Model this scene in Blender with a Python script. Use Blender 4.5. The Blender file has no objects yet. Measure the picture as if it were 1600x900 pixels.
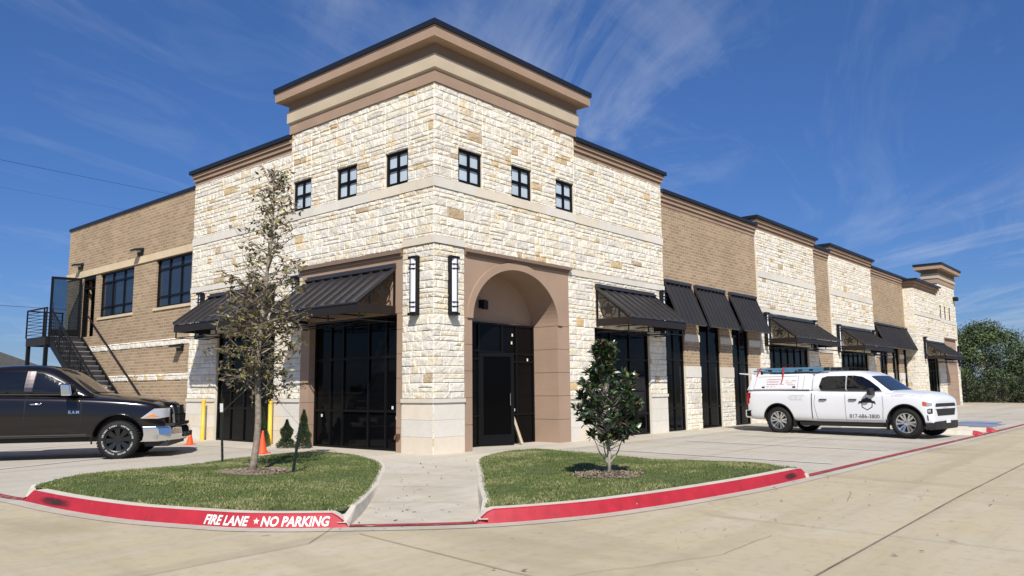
import bpy, bmesh, math, random
from mathutils import Vector, Matrix
from mathutils.bvhtree import BVHTree
R = math.radians
SC = bpy.context.scene
COL = SC.collection
random.seed(7)

# ------------------------------------------------------------------ camera
cam_d = bpy.data.cameras.new('camera'); cam = bpy.data.objects.new('camera', cam_d); COL.objects.link(cam)
cam_d.sensor_width = 36.0; cam_d.lens = 1226.308 * 36 / 1600
cam_d.clip_start = 0.1; cam_d.clip_end = 3000
_r = Vector((0.650549, -0.759398, -0.010068)); _u = Vector((-0.090491, -0.090669, 0.991761)); _f = Vector((0.754054, 0.644278, 0.127704))
M = Matrix((( _r.x, _u.x, -_f.x, -11.8708), (_r.y, _u.y, -_f.y, -12.3823), (_r.z, _u.z, -_f.z, 1.38), (0, 0, 0, 1)))
cam.matrix_world = M
SC.camera = cam

# ------------------------------------------------------------------ sun, sky, exposure
SUN_DIR = Vector((0.97, 0.97, -1.30)).normalized()      # the way the light travels
sd = bpy.data.lights.new('sun', 'SUN'); sd.energy = 5.0; sd.angle = R(0.53); sd.color = (1.0, 0.955, 0.88)
so = bpy.data.objects.new('sun', sd); COL.objects.link(so)
so.rotation_euler = SUN_DIR.to_track_quat('-Z', 'Y').to_euler(); so.location = (-30, -30, 40)
w = bpy.data.worlds.new('World'); SC.world = w; w.use_nodes = True
nt = w.node_tree; N = nt.nodes; LK = nt.links
bg = N['Background']
sky = N.new('ShaderNodeTexSky'); sky.sky_type = 'NISHITA'; sky.sun_disc = False
sky.sun_elevation = math.asin(-SUN_DIR.z); sky.sun_rotation = math.atan2(-SUN_DIR.x, -SUN_DIR.y)
sky.altitude = 200; sky.air_density = 1.0; sky.dust_density = 0.25; sky.ozone_density = 2.0
hs = N.new('ShaderNodeHueSaturation'); hs.inputs['Saturation'].default_value = 1.10; hs.inputs['Value'].default_value = 1.18
tint = N.new('ShaderNodeMixRGB'); tint.blend_type = 'MULTIPLY'; tint.inputs[0].default_value = 1; tint.inputs[2].default_value = (0.78, 0.86, 1.10, 1)
tg = N.new('ShaderNodeMixRGB'); tg.inputs[1].default_value = (0.36, 0.47, 0.76, 1); tg.inputs[2].default_value = (0.76, 0.86, 1.14, 1)
TG = tg
LK.new(tg.outputs[0], tint.inputs[2]); LK.new(sky.outputs[0], tint.inputs[1]); LK.new(tint.outputs[0], hs.inputs['Color'])
# thin cirrus, laid out on a plane high above
tc = N.new('ShaderNodeTexCoord'); sp = N.new('ShaderNodeSeparateXYZ'); LK.new(tc.outputs['Generated'], sp.inputs[0])
def wm(op, a, b=None, clamp=False):
    n = N.new('ShaderNodeMath'); n.operation = op; n.use_clamp = clamp
    for i, v in enumerate((a, b)):
        if v is None: continue
        if isinstance(v, (int, float)): n.inputs[i].default_value = v
        else: LK.new(v, n.inputs[i])
    return n.outputs[0]
tgf = N.new('ShaderNodeMapRange'); tgf.inputs[1].default_value = 0.0; tgf.inputs[2].default_value = 0.50; tgf.clamp = True
LK.new(sp.outputs[2], tgf.inputs[0]); LK.new(tgf.outputs[0], TG.inputs[0])
zz = wm('ADD', wm('MAXIMUM', sp.outputs[2], 0.0), 0.10)
cx = wm('DIVIDE', sp.outputs[0], zz); cy = wm('DIVIDE', sp.outputs[1], zz)
cb = N.new('ShaderNodeCombineXYZ'); LK.new(cx, cb.inputs[0]); LK.new(cy, cb.inputs[1])
def cloud(rot, scale, nscale, detail, lo, hi, off=(0, 0, 0), dist=0.6):
    mp = N.new('ShaderNodeMapping'); mp.inputs['Rotation'].default_value = (0, 0, R(rot)); mp.inputs['Scale'].default_value = scale
    mp.inputs['Location'].default_value = off
    m0 = N.new('ShaderNodeMapping'); m0.inputs['Rotation'].default_value = (0, 0, R(-rot)); LK.new(cb.outputs[0], m0.inputs[0]); mp.inputs['Rotation'].default_value = (0, 0, 0)
    LK.new(m0.outputs[0], mp.inputs[0])
    nz = N.new('ShaderNodeTexNoise'); nz.inputs['Scale'].default_value = nscale; nz.inputs['Detail'].default_value = detail
    nz.inputs['Roughness'].default_value = 0.62; nz.inputs['Distortion'].default_value = dist
    LK.new(mp.outputs[0], nz.inputs['Vector'])
    mr = N.new('ShaderNodeMapRange'); mr.inputs[1].default_value = lo; mr.inputs[2].default_value = hi; mr.clamp = True
    LK.new(nz.outputs[0], mr.inputs[0]); return mr.outputs[0]
c1 = cloud(53, (0.42, 1.25, 1), 1.2, 8, 0.48, 0.80, (2.0, 4.4, 0), 1.8)
c2 = cloud(53, (0.5, 1.0, 1), 0.45, 3, 0.44, 0.62, (1.0, 2.2, 0), 0.3)
cl = wm('MULTIPLY', wm('MULTIPLY', c1, c2), 0.75, True)
c3 = cloud(20, (0.5, 1.4, 1), 1.7, 7, 0.52, 0.85, (7.0, 0.4, 0), 1.2)
cl = wm('ADD', cl, wm('MULTIPLY', c3, 0.18), True)
mx = N.new('ShaderNodeMixRGB'); LK.new(cl, mx.inputs[0]); LK.new(hs.outputs[0], mx.inputs[1]); mx.inputs[2].default_value = (8.0, 8.6, 9.6, 1)
LK.new(mx.outputs[0], bg.inputs[0]); bg.inputs[1].default_value = 0.074
SC.view_settings.view_transform = 'Standard'; SC.view_settings.look = 'None'
SC.view_settings.exposure = 0.20; SC.view_settings.gamma = 1.0
SC.view_settings.use_curve_mapping = False
SC.cycles.max_bounces = 6; SC.cycles.use_denoising = True

# ------------------------------------------------------------------ helpers
def gz(x, y):                                   # the paving falls gently away from the building
    return -0.010 * (min(25, max(0, -x)) + min(25, max(0, -y)))

MATS = {}
def mat(name, col, rough=0.6, metal=0.0, spec=0.5, vary=0.0, vscale=3.0, bump=0.0, bscale=40.0, coat=0.0, detail=4):
    if name in MATS: return MATS[name]
    m = bpy.data.materials.new(name); m.use_nodes = True; t = m.node_tree; b = t.nodes['Principled BSDF']
    b.inputs['Roughness'].default_value = rough; b.inputs['Metallic'].default_value = metal
    b.inputs['Specular IOR Level'].default_value = spec; b.inputs['Coat Weight'].default_value = coat
    b.inputs['Base Color'].default_value = (*col, 1)
    tc = t.nodes.new('ShaderNodeTexCoord')
    if vary > 0:
        n = t.nodes.new('ShaderNodeTexNoise'); n.inputs['Scale'].default_value = vscale; n.inputs['Detail'].default_value = detail
        t.links.new(tc.outputs['Object'], n.inputs['Vector'])
        r = t.nodes.new('ShaderNodeMapRange'); r.inputs[1].default_value = 0.3; r.inputs[2].default_value = 0.7
        r.inputs[3].default_value = 1 - vary; r.inputs[4].default_value = 1 + vary
        t.links.new(n.outputs[0], r.inputs[0])
        h = t.nodes.new('ShaderNodeHueSaturation'); h.inputs['Color'].default_value = (*col, 1)
        t.links.new(r.outputs[0], h.inputs['Value']); t.links.new(h.outputs[0], b.inputs['Base Color'])
    if bump > 0:
        n = t.nodes.new('ShaderNodeTexNoise'); n.inputs['Scale'].default_value = bscale; n.inputs['Detail'].default_value = 3
        t.links.new(tc.outputs['Object'], n.inputs['Vector'])
        bp = t.nodes.new('ShaderNodeBump'); bp.inputs['Strength'].default_value = bump; bp.inputs['Distance'].default_value = 0.02
        t.links.new(n.outputs[0], bp.inputs['Height']); t.links.new(bp.outputs[0], b.inputs['Normal'])
    MATS[name] = m; return m

def brick_mat():
    m = bpy.data.materials.new('tan_brick'); m.use_nodes = True; t = m.node_tree; b = t.nodes['Principled BSDF']; L = t.links
    uv = t.nodes.new('ShaderNodeUVMap')
    br = t.nodes.new('ShaderNodeTexBrick'); L.new(uv.outputs[0], br.inputs['Vector'])
    br.inputs['Scale'].default_value = 1.0; br.inputs['Brick Width'].default_value = 0.305; br.inputs['Row Height'].default_value = 0.1016
    br.inputs['Mortar Size'].default_value = 0.010; br.inputs['Mortar Smooth'].default_value = 0.2; br.inputs['Bias'].default_value = 0.0
    br.inputs['Color1'].default_value = (0.375, 0.270, 0.168, 1); br.inputs['Color2'].default_value = (0.280, 0.192, 0.118, 1)
    br.inputs['Mortar'].default_value = (0.48, 0.40, 0.29, 1)
    n = t.nodes.new('ShaderNodeTexNoise'); n.inputs['Scale'].default_value = 0.7; n.inputs['Detail'].default_value = 6; L.new(uv.outputs[0], n.inputs['Vector'])
    r = t.nodes.new('ShaderNodeMapRange'); r.inputs[1].default_value = 0.3; r.inputs[2].default_value = 0.7; r.inputs[3].default_value = 0.92; r.inputs[4].default_value = 1.08
    L.new(n.outputs[0], r.inputs[0]); h = t.nodes.new('ShaderNodeHueSaturation'); L.new(br.outputs['Color'], h.inputs['Color']); L.new(r.outputs[0], h.inputs['Value'])
    L.new(h.outputs[0], b.inputs['Base Color']); b.inputs['Roughness'].default_value = 0.9; b.inputs['Specular IOR Level'].default_value = 0.2
    n2 = t.nodes.new('ShaderNodeTexNoise'); n2.inputs['Scale'].default_value = 60; L.new(uv.outputs[0], n2.inputs['Vector'])
    ad = t.nodes.new('ShaderNodeMath'); ad.operation = 'MULTIPLY_ADD'; L.new(br.outputs['Fac'], ad.inputs[0]); ad.inputs[1].default_value = -1.2; L.new(n2.outputs[0], ad.inputs[2])
    bp = t.nodes.new('ShaderNodeBump'); bp.inputs['Strength'].default_value = 0.6; bp.inputs['Distance'].default_value = 0.008
    L.new(ad.outputs[0], bp.inputs['Height']); L.new(bp.outputs[0], b.inputs['Normal'])
    return m

def stone_mat(name, rough_bump, scale):
    m = bpy.data.materials.new(name); m.use_nodes = True; t = m.node_tree; b = t.nodes['Principled BSDF']; L = t.links
    a = t.nodes.new('ShaderNodeVertexColor'); a.layer_name = 'Col'
    tc = t.nodes.new('ShaderNodeTexCoord')
    n = t.nodes.new('ShaderNodeTexNoise'); n.inputs['Scale'].default_value = 5.5; n.inputs['Detail'].default_value = 6; n.inputs['Roughness'].default_value = 0.65
    L.new(tc.outputs['Object'], n.inputs['Vector'])
    r = t.nodes.new('ShaderNodeMapRange'); r.inputs[1].default_value = 0.32; r.inputs[2].default_value = 0.68; r.inputs[3].default_value = 0.88 if rough_bump > .5 else 0.95; r.inputs[4].default_value = 1.12 if rough_bump > .5 else 1.04
    L.new(n.outputs[0], r.inputs[0])
    # ochre veins that run through some stones
    n3 = t.nodes.new('ShaderNodeTexNoise'); n3.inputs['Scale'].default_value = 2.7; n3.inputs['Detail'].default_value = 5; L.new(tc.outputs['Object'], n3.inputs['Vector'])
    r3 = t.nodes.new('ShaderNodeMapRange'); r3.inputs[1].default_value = 0.56; r3.inputs[2].default_value = 0.75; r3.inputs[3].default_value = 0; r3.inputs[4].default_value = 0.75 if rough_bump > .5 else 0.12
    L.new(n3.outputs[0], r3.inputs[0])
    mx = t.nodes.new('ShaderNodeMixRGB'); mx.blend_type = 'MULTIPLY'; L.new(r3.outputs[0], mx.inputs[0]); L.new(a.outputs[0], mx.inputs[1]); mx.inputs[2].default_value = (0.95, 0.76, 0.47, 1)
    h = t.nodes.new('ShaderNodeHueSaturation'); L.new(mx.outputs[0], h.inputs['Color']); L.new(r.outputs[0], h.inputs['Value'])
    L.new(h.outputs[0], b.inputs['Base Color']); b.inputs['Roughness'].default_value = 0.88; b.inputs['Specular IOR Level'].default_value = 0.25
    n2 = t.nodes.new('ShaderNodeTexNoise'); n2.inputs['Scale'].default_value = scale; n2.inputs['Detail'].default_value = 8; n2.inputs['Roughness'].default_value = 0.6; n2.inputs['Distortion'].default_value = 0.4
    L.new(tc.outputs['Object'], n2.inputs['Vector'])
    bp = t.nodes.new('ShaderNodeBump'); bp.inputs['Strength'].default_value = rough_bump; bp.inputs['Distance'].default_value = 0.055 if rough_bump > .5 else 0.01
    L.new(n2.outputs[0], bp.inputs['Height']); L.new(bp.outputs[0], b.inputs['Normal'])
    return m

def concrete_mat(name, c1, c2, warm, bumpy=0.15, brush=False):
    m = bpy.data.materials.new(name); m.use_nodes = True; t = m.node_tree; b = t.nodes['Principled BSDF']; L = t.links
    tc = t.nodes.new('ShaderNodeTexCoord')
    def noise(s, d, lo, hi, scale=(1, 1, 1), dist=0.0, rot=0):
        mp = t.nodes.new('ShaderNodeMapping'); mp.inputs['Scale'].default_value = scale; mp.inputs['Rotation'].default_value = (0, 0, R(rot)); L.new(tc.outputs['Object'], mp.inputs[0])
        n = t.nodes.new('ShaderNodeTexNoise'); n.inputs['Scale'].default_value = s; n.inputs['Detail'].default_value = d; n.inputs['Roughness'].default_value = 0.62; n.inputs['Distortion'].default_value = dist
        L.new(mp.outputs[0], n.inputs['Vector'])
        r = t.nodes.new('ShaderNodeMapRange'); r.inputs[1].default_value = lo; r.inputs[2].default_value = hi; L.new(n.outputs[0], r.inputs[0]); return r.outputs[0]
    def mix(f, a, bb, mode='MIX'):
        x = t.nodes.new('ShaderNodeMixRGB'); x.blend_type = mode; L.new(f, x.inputs[0])
        for i, v in ((1, a), (2, bb)):
            if isinstance(v, tuple): x.inputs[i].default_value = (*v, 1)
            else: L.new(v, x.inputs[i])
        return x.outputs[0]
    k = mix(noise(0.35, 6, 0.35, 0.65, (1, 1, 1), 0.5), c1, c2)
    k = mix(noise(1.1, 8, 0.42, 0.75, (0.35, 1.4, 1), 0.9, 12), k, warm)
    k = mix(noise(0.22, 7, 0.52, 0.72, (1.6, .5, 1), 1.2, -40), k, (c1[0]*.80, c1[1]*.78, c1[2]*.73))
    sm = t.nodes.new('ShaderNodeMath'); sm.operation = 'MULTIPLY'; L.new(noise(7, 8, 0.5, 0.8), sm.inputs[0]); sm.inputs[1].default_value = 0.6
    k = mix(sm.outputs[0], k, (c1[0]*.74, c1[1]*.71, c1[2]*.66))
    sp = t.nodes.new('ShaderNodeMath'); sp.operation = 'MULTIPLY'; L.new(noise(160, 2, 0.55, 0.75), sp.inputs[0]); sp.inputs[1].default_value = 0.35
    k = mix(sp.outputs[0], k, (c1[0]*.6, c1[1]*.58, c1[2]*.55))
    st = t.nodes.new('ShaderNodeMath'); st.operation = 'MULTIPLY'; L.new(noise(0.8, 6, 0.50, 0.72, (0.10, 1.9, 1), 0.4, 0), st.inputs[0]); st.inputs[1].default_value = 0.55
    k = mix(st.outputs[0], k, (c1[0]*.74, c1[1]*.73, c1[2]*.70))
    # scattered small oil spots
    s2 = t.nodes.new('ShaderNodeMath'); s2.operation = 'MULTIPLY'; L.new(noise(2.6, 2, 0.72, 0.78), s2.inputs[0]); s2.inputs[1].default_value = 0.6
    k = mix(s2.outputs[0], k, (c1[0]*.45, c1[1]*.42, c1[2]*.38))
    L.new(k, b.inputs['Base Color']); b.inputs['Roughness'].default_value = 0.88; b.inputs['Specular IOR Level'].default_value = 0.25
    n2 = t.nodes.new('ShaderNodeTexNoise'); n2.inputs['Scale'].default_value = 120; n2.inputs['Detail'].default_value = 4
    mp = t.nodes.new('ShaderNodeMapping'); mp.inputs['Scale'].default_value = (0.25, 1.5, 1); L.new(tc.outputs['Object'], mp.inputs[0]); L.new(mp.outputs[0], n2.inputs['Vector'])
    bp = t.nodes.new('ShaderNodeBump'); bp.inputs['Strength'].default_value = bumpy; bp.inputs['Distance'].default_value = 0.01
    L.new(n2.outputs[0], bp.inputs['Height']); L.new(bp.outputs[0], b.inputs['Normal'])
    return m

BRICK = brick_mat()
STONE = stone_mat('rough_limestone', 0.95, 9.0)
SMOOTH = stone_mat('smooth_limestone', 0.12, 40.0)
EIFS = mat('brown_stucco', (0.350, 0.246, 0.176), 0.92, spec=0.2, vary=0.09, vscale=0.9, detail=9, bump=0.25, bscale=220)
EIFS_T = mat('tan_stucco', (0.50, 0.415, 0.30), 0.92, spec=0.2, vary=0.08, vscale=0.9, detail=9, bump=0.25, bscale=220)
EIFS_D = mat('dark_and_shaded_stucco', (0.22, 0.155, 0.115), 0.92, spec=0.2, vary=0.05, vscale=1.5, bump=0.25, bscale=220)  # dark brown of portal cornices; also carries shade for neck and far arch
TANSTONE = mat('tan_cast_stone', (0.58, 0.47, 0.31), 0.85, spec=0.25, vary=0.07, vscale=2)
CAPM = mat('black_cap_metal', (0.012, 0.013, 0.017), 0.38, spec=0.5)
FRAME = mat('black_window_frame', (0.0045, 0.0045, 0.005), 0.45, spec=0.18)
GLASS = mat('dark_store_glass', (0.0030, 0.0032, 0.0038), 0.05, spec=0.12, vary=0.3, vscale=0.8)
GLASS_B = mat('blue_grey_glass', (0.018, 0.026, 0.040), 0.03, spec=0.7)
def clear_glass():
    m = bpy.data.materials.new('clear_door_glass'); m.use_nodes = True; t = m.node_tree; o = t.nodes['Material Output']; b = t.nodes['Principled BSDF']
    b.inputs['Base Color'].default_value = (.01, .012, .015, 1); b.inputs['Roughness'].default_value = .03
    tr = t.nodes.new('ShaderNodeBsdfTransparent'); tr.inputs[0].default_value = (.62, .68, .72, 1); mx = t.nodes.new('ShaderNodeMixShader'); mx.inputs[0].default_value = .25
    t.links.new(tr.outputs[0], mx.inputs[1]); t.links.new(b.outputs[0], mx.inputs[2]); t.links.new(mx.outputs[0], o.inputs[0]); return m
GLASS_C = clear_glass()
GLASS_L = mat('pale_blue_glass', (0.46, 0.54, 0.60), 0.12, spec=0.5, vary=0.08, vscale=2)  # pale blue-grey pane colour, slightly mottled
AWN = mat('charcoal_seamed_metal', (0.034, 0.032, 0.033), 0.34, metal=0.0, spec=0.6, vary=0.10, vscale=1.2)
AWNF = mat('dark_bronze_metal', (0.017, 0.012, 0.010), 0.45, spec=0.35)
BLACK = mat('black_painted_steel', (0.007, 0.007, 0.008), 0.45, spec=0.3)
LAMPW = mat('frosted_lamp_tube', (0.72, 0.74, 0.80), 0.35)
JOINT = mat('dark_joint_fill', (0.20, 0.165, 0.12), 0.9, vary=0.4, vscale=2.5)
ROOFM = mat('flat_roof_membrane', (0.35, 0.34, 0.32), 0.9)
DRIVE = concrete_mat('beige_drive_concrete', (0.435, 0.375, 0.262), (0.495, 0.432, 0.315), (0.470, 0.388, 0.240))
WALK = concrete_mat('pale_walk_concrete', (0.50, 0.455, 0.375), (0.55, 0.51, 0.435), (0.53, 0.45, 0.33))
LOT = concrete_mat('grey_lot_concrete', (0.44, 0.40, 0.335), (0.49, 0.455, 0.39), (0.46, 0.41, 0.32))
KERBC = concrete_mat('kerb_concrete', (0.58, 0.535, 0.455), (0.62, 0.58, 0.50), (0.56, 0.49, 0.38))
RED = mat('red_kerb_paint', (0.37, 0.014, 0.026), 0.6, vary=0.16, vscale=6, bump=0.15, bscale=60)
def wear(m, c, lo, hi, scale):
    t = m.node_tree; b = t.nodes['Principled BSDF']; l = b.inputs['Base Color'].links[0].from_socket; tc = t.nodes.new('ShaderNodeTexCoord')
    n = t.nodes.new('ShaderNodeTexNoise'); n.inputs['Scale'].default_value = scale; n.inputs['Detail'].default_value = 9; n.inputs['Roughness'].default_value = .7; t.links.new(tc.outputs['Object'], n.inputs['Vector'])
    r = t.nodes.new('ShaderNodeMapRange'); r.inputs[1].default_value = lo; r.inputs[2].default_value = hi; t.links.new(n.outputs[0], r.inputs[0])
    x = t.nodes.new('ShaderNodeMixRGB'); t.links.new(r.outputs[0], x.inputs[0]); t.links.new(l, x.inputs[1]); x.inputs[2].default_value = (*c, 1); t.links.new(x.outputs[0], b.inputs['Base Color'])
wear(RED, (.16, .02, .022), .56, .70, 3.0); wear(RED, (.50, .36, .29), .66, .70, 14.0)
REDW = mat('worn_red_paint', (0.27, 0.030, 0.036), 0.75, vary=0.35, vscale=5)
WHITEP = mat('white_marking_paint', (0.72, 0.71, 0.68), 0.6, vary=0.06, vscale=10)
WHITEW = mat('worn_white_paint', (0.56, 0.54, 0.50), 0.75, vary=0.12, vscale=4)
wear(REDW, (.42, .36, .28), .55, .66, 6.0)
BLUEP = mat('worn_blue_paint', (0.20, 0.27, 0.48), 0.7, vary=0.25, vscale=3)
TYRE = mat('tyre_rubber', (0.014, 0.014, 0.014), 0.75, spec=0.3)
CHROME = mat('chrome', (0.75, 0.75, 0.76), 0.10, metal=1.0)
ALLOY = mat('bright_alloy', (0.62, 0.63, 0.65), 0.22, metal=0.9)
BLKPL = mat('black_plastic', (0.012, 0.012, 0.013), 0.5)
WPAINT = mat('white_car_paint', (0.72, 0.73, 0.75), 0.25, coat=0.6)
BPAINT = mat('dark_metallic_paint', (0.0065, 0.0045, 0.005), 0.16, metal=0.0, spec=.4, coat=0.4)
CARGL = mat('dark_car_glass', (0.004, 0.005, 0.007), 0.03, spec=0.6)
ORANGE = mat('cone_orange', (0.80, 0.085, 0.018), 0.55)
YELLOW = mat('yellow_bollard_paint', (0.66, 0.45, 0.04), 0.5, vary=0.06, vscale=4)

class MB:
    def __init__(s): s.v = []; s.f = []; s.mi = []; s.c = []; s.cur = 0; s.col = None
    def quad(s, pts):
        i = len(s.v); s.v += [tuple(p) for p in pts]; s.f.append(tuple(range(i, i + len(pts)))); s.mi.append(s.cur); s.c.append(s.col)
    def face(s, idx): s.f.append(tuple(idx)); s.mi.append(s.cur); s.c.append(s.col)
    def box(s, x0, x1, y0, y1, z0, z1):
        x0, x1 = min(x0, x1), max(x0, x1); y0, y1 = min(y0, y1), max(y0, y1)
        i = len(s.v); s.v += [(x0,y0,z0),(x1,y0,z0),(x1,y1,z0),(x0,y1,z0),(x0,y0,z1),(x1,y0,z1),(x1,y1,z1),(x0,y1,z1)]
        for q in ((3,2,1,0),(4,5,6,7),(0,1,5,4),(1,2,6,5),(2,3,7,6),(3,0,4,7)): s.face([i + k for k in q])
        return s
    def hexa(s, b, t):                          # bottom 4 and top 4 points, counter-clockwise from above
        i = len(s.v); s.v += [tuple(p) for p in b] + [tuple(p) for p in t]
        for q in ((3,2,1,0),(4,5,6,7),(0,1,5,4),(1,2,6,5),(2,3,7,6),(3,0,4,7)): s.face([i + k for k in q])
        return s
    def beam(s, a, b, w, h=None, up=(0, 0, 1)):
        h = w if h is None else h
        a = Vector(a); b = Vector(b); d = (b - a).normalized(); u = Vector(up)
        if abs(d.dot(u)) > 0.98: u = Vector((1, 0, 0))
        x = d.cross(u).normalized() * w / 2; y = x.cross(d).normalized() * h / 2
        s.hexa([a - x - y, a + x - y, a + x + y, a - x + y][::1], [b - x - y, b + x - y, b + x + y, b - x + y]); return s
    def tube(s, pts, rad, n=8, caps=True):
        pts = [Vector(p) for p in pts]; rr = rad if isinstance(rad, (list, tuple)) else [rad] * len(pts)
        base = len(s.v); prev = None
        for k, p in enumerate(pts):
            d = (pts[min(k + 1, len(pts) - 1)] - pts[max(k - 1, 0)]).normalized()
            x = d.cross(Vector((0, 0, 1)) if abs(d.z) < 0.95 else Vector((1, 0, 0))).normalized() if prev is None else (prev - d * prev.dot(d)).normalized()
            prev = x; y = d.cross(x)
            for j in range(n):
                a = 2 * math.pi * j / n; s.v.append(tuple(p + (x * math.cos(a) + y * math.sin(a)) * rr[k]))
        for k in range(len(pts) - 1):
            for j in range(n):
                a = base + k * n + j; b = base + k * n + (j + 1) % n; s.face((a, b, b + n, a + n))
        if caps:
            s.face([base + j for j in range(n)][::-1]); s.face([base + (len(pts) - 1) * n + j for j in range(n)])
        return s
    def lathe(s, prof, n=24, axis='z', o=(0, 0, 0), closed=False):
        base = len(s.v); o = Vector(o)
        for r, h in prof:
            for j in range(n):
                a = 2 * math.pi * j / n; c, q = r * math.cos(a), r * math.sin(a)
                s.v.append(tuple(o + (Vector((c, q, h)) if axis == 'z' else Vector((c, h, q)) if axis == 'y' else Vector((h, c, q)))))
        m = len(prof); rng = m if closed else m - 1
        for k in range(rng):
            for j in range(n):
                a = base + k * n + j; b = base + k * n + (j + 1) % n; c = base + ((k + 1) % m) * n
                s.face((a, b, c + (j + 1) % n, c + j))
        return s
    def prism(s, poly, fn, t0, t1):             # poly of (a,b), fn(a,b,t)->point
        n = len(poly); i = len(s.v)
        s.v += [tuple(fn(a, b, t0)) for a, b in poly] + [tuple(fn(a, b, t1)) for a, b in poly]
        s.face([i + k for k in range(n)][::-1]); s.face([i + n + k for k in range(n)])
        for k in range(n): s.face((i + k, i + (k + 1) % n, i + n + (k + 1) % n, i + n + k))
        return s
    def build(s, name, mats, parent=None, smooth=False, fix=True, uv=False, loc=None):
        me = bpy.data.meshes.new(name); me.from_pydata(s.v, [], s.f)
        if not isinstance(mats, (list, tuple)): mats = [mats]
        for m in mats: me.materials.append(m)
        if len(mats) > 1: me.polygons.foreach_set('material_index', s.mi)
        if any(c is not None for c in s.c):
            ca = me.color_attributes.new('Col', 'FLOAT_COLOR', 'CORNER'); buf = []
            for f, c in zip(s.f, s.c):
                c = c or (0.7, 0.66, 0.58); buf += [c[0], c[1], c[2], 1.0] * len(f)
            ca.data.foreach_set('color', buf)
        if fix:
            bm = bmesh.new(); bm.from_mesh(me); bmesh.ops.recalc_face_normals(bm, faces=bm.faces); bm.to_mesh(me); bm.free()
        if uv: box_uv(me)
        if smooth: me.polygons.foreach_set('use_smooth', [True] * len(me.polygons))
        me.update()
        o = bpy.data.objects.new(name, me); COL.objects.link(o)
        if loc: o.location = loc
        if parent: o.parent = parent
        return o

def box_uv(me):
    l = me.uv_layers.new(name='UVMap')
    for p in me.polygons:
        n = p.normal
        for li in p.loop_indices:
            c = me.vertices[me.loops[li].vertex_index].co
            if abs(n.y) >= abs(n.x) and abs(n.y) >= abs(n.z): l.data[li].uv = (c.x, c.z)
            elif abs(n.x) >= abs(n.z): l.data[li].uv = (c.y, c.z)
            else: l.data[li].uv = (c.x, c.y)

def tag(o, label=None, cat=None, group=None, kind=None):
    if label: o['label'] = label
    if cat: o['category'] = cat
    if group: o['group'] = group
    if kind: o['kind'] = kind
    return o
def thing(name, label, cat, loc=(0, 0, 0), rz=0.0, group=None):
    o = bpy.data.objects.new(name, None); o.empty_display_size = 0.2; COL.objects.link(o)
    o.location = loc; o.rotation_euler = (0, 0, rz); return tag(o, label, cat, group)
def struct(name, mb, m, label, cat='ground', **k):
    o = mb.build(name, m, **k) if isinstance(mb, MB) else mb
    return tag(o, label, cat, kind='structure')
def copy_tree(o, parent=None, top=True):
    c = o.copy(); COL.objects.link(c); c.parent = parent
    for ch in [x for x in bpy.data.objects if x.parent == o]: copy_tree(ch, c, False)
    return c
def text_mesh(s, size, bold=0.0, shear=0.0, align='LEFT', spacing=1.0):
    cu = bpy.data.curves.new('t', 'FONT'); cu.body = s; cu.size = size; cu.shear = shear; cu.align_x = align; cu.offset = bold; cu.space_character = spacing; cu.resolution_u = 3
    ob = bpy.data.objects.new('t', cu); COL.objects.link(ob); dg = bpy.context.evaluated_depsgraph_get(); dg.update()
    me = bpy.data.meshes.new_from_object(ob.evaluated_get(dg)); vs = [tuple(v.co) for v in me.vertices]; fs = [tuple(p.vertices) for p in me.polygons]
    bpy.data.objects.remove(ob); bpy.data.meshes.remove(me); return vs, fs

# ------------------------------------------------------------------ ground sheets
def sheet(name, polys, m, dz, label, cuts=(), cat='ground', kind='structure', kinks=True, top=None):
    bm = bmesh.new()
    for poly in polys:
        bm.faces.new([bm.verts.new((x, y, 0)) for x, y in poly])
    xs = ys = (0, -25) if kinks else ()
    for x in xs: bmesh.ops.bisect_plane(bm, geom=bm.verts[:] + bm.edges[:] + bm.faces[:], plane_co=(x, 0, 0), plane_no=(1, 0, 0))
    for y in ys: bmesh.ops.bisect_plane(bm, geom=bm.verts[:] + bm.edges[:] + bm.faces[:], plane_co=(0, y, 0), plane_no=(0, 1, 0))
    bmesh.ops.recalc_face_normals(bm, faces=bm.faces)
    for f in bm.faces:
        if f.normal.z < 0: f.normal_flip()
    for v in bm.verts: v.co.z = gz(v.co.x, v.co.y) + dz
    me = bpy.data.meshes.new(name); bm.to_mesh(me); bm.free(); me.materials.append(m)
    o = bpy.data.objects.new(name, me); COL.objects.link(o); tag(o, label, cat, kind=kind); return o
def strip(pts, w):
    out = []
    for (a, b) in zip(pts, pts[1:]):
        a = Vector(a); b = Vector(b); d = (b - a).normalized(); n = Vector((-d.y, d.x)) * w / 2
        out.append([tuple(a - n), tuple(b - n), tuple(b + n), tuple(a + n)])
    return out
def catmull(P, n=8):
    P = [Vector(p) for p in P]; Q = [2 * P[0] - P[1]] + P + [2 * P[-1] - P[-2]]; out = []
    for i in range(1, len(Q) - 2):
        for k in range(n):
            t = k / n; a, b, c, d = Q[i - 1], Q[i], Q[i + 1], Q[i + 2]
            out.append(0.5 * ((2 * b) + (c - a) * t + (2 * a - 5 * b + 4 * c - d) * t * t + (3 * b - a - 3 * c + d) * t ** 3))
    out.append(P[-1]); return out
def ribbon(path, w0, w1):                        # quads between two offsets of a path
    out = []; nn = []
    for i in range(len(path)):
        d = (path[min(i + 1, len(path) - 1)] - path[max(i - 1, 0)]).normalized(); nn.append(Vector((-d.y, d.x)))
    for i in range(len(path) - 1):
        a, b = path[i], path[i + 1]
        out.append([tuple(a + nn[i] * w0), tuple(b + nn[i + 1] * w0), tuple(b + nn[i + 1] * w1), tuple(a + nn[i] * w1)])
    return out, nn

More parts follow.
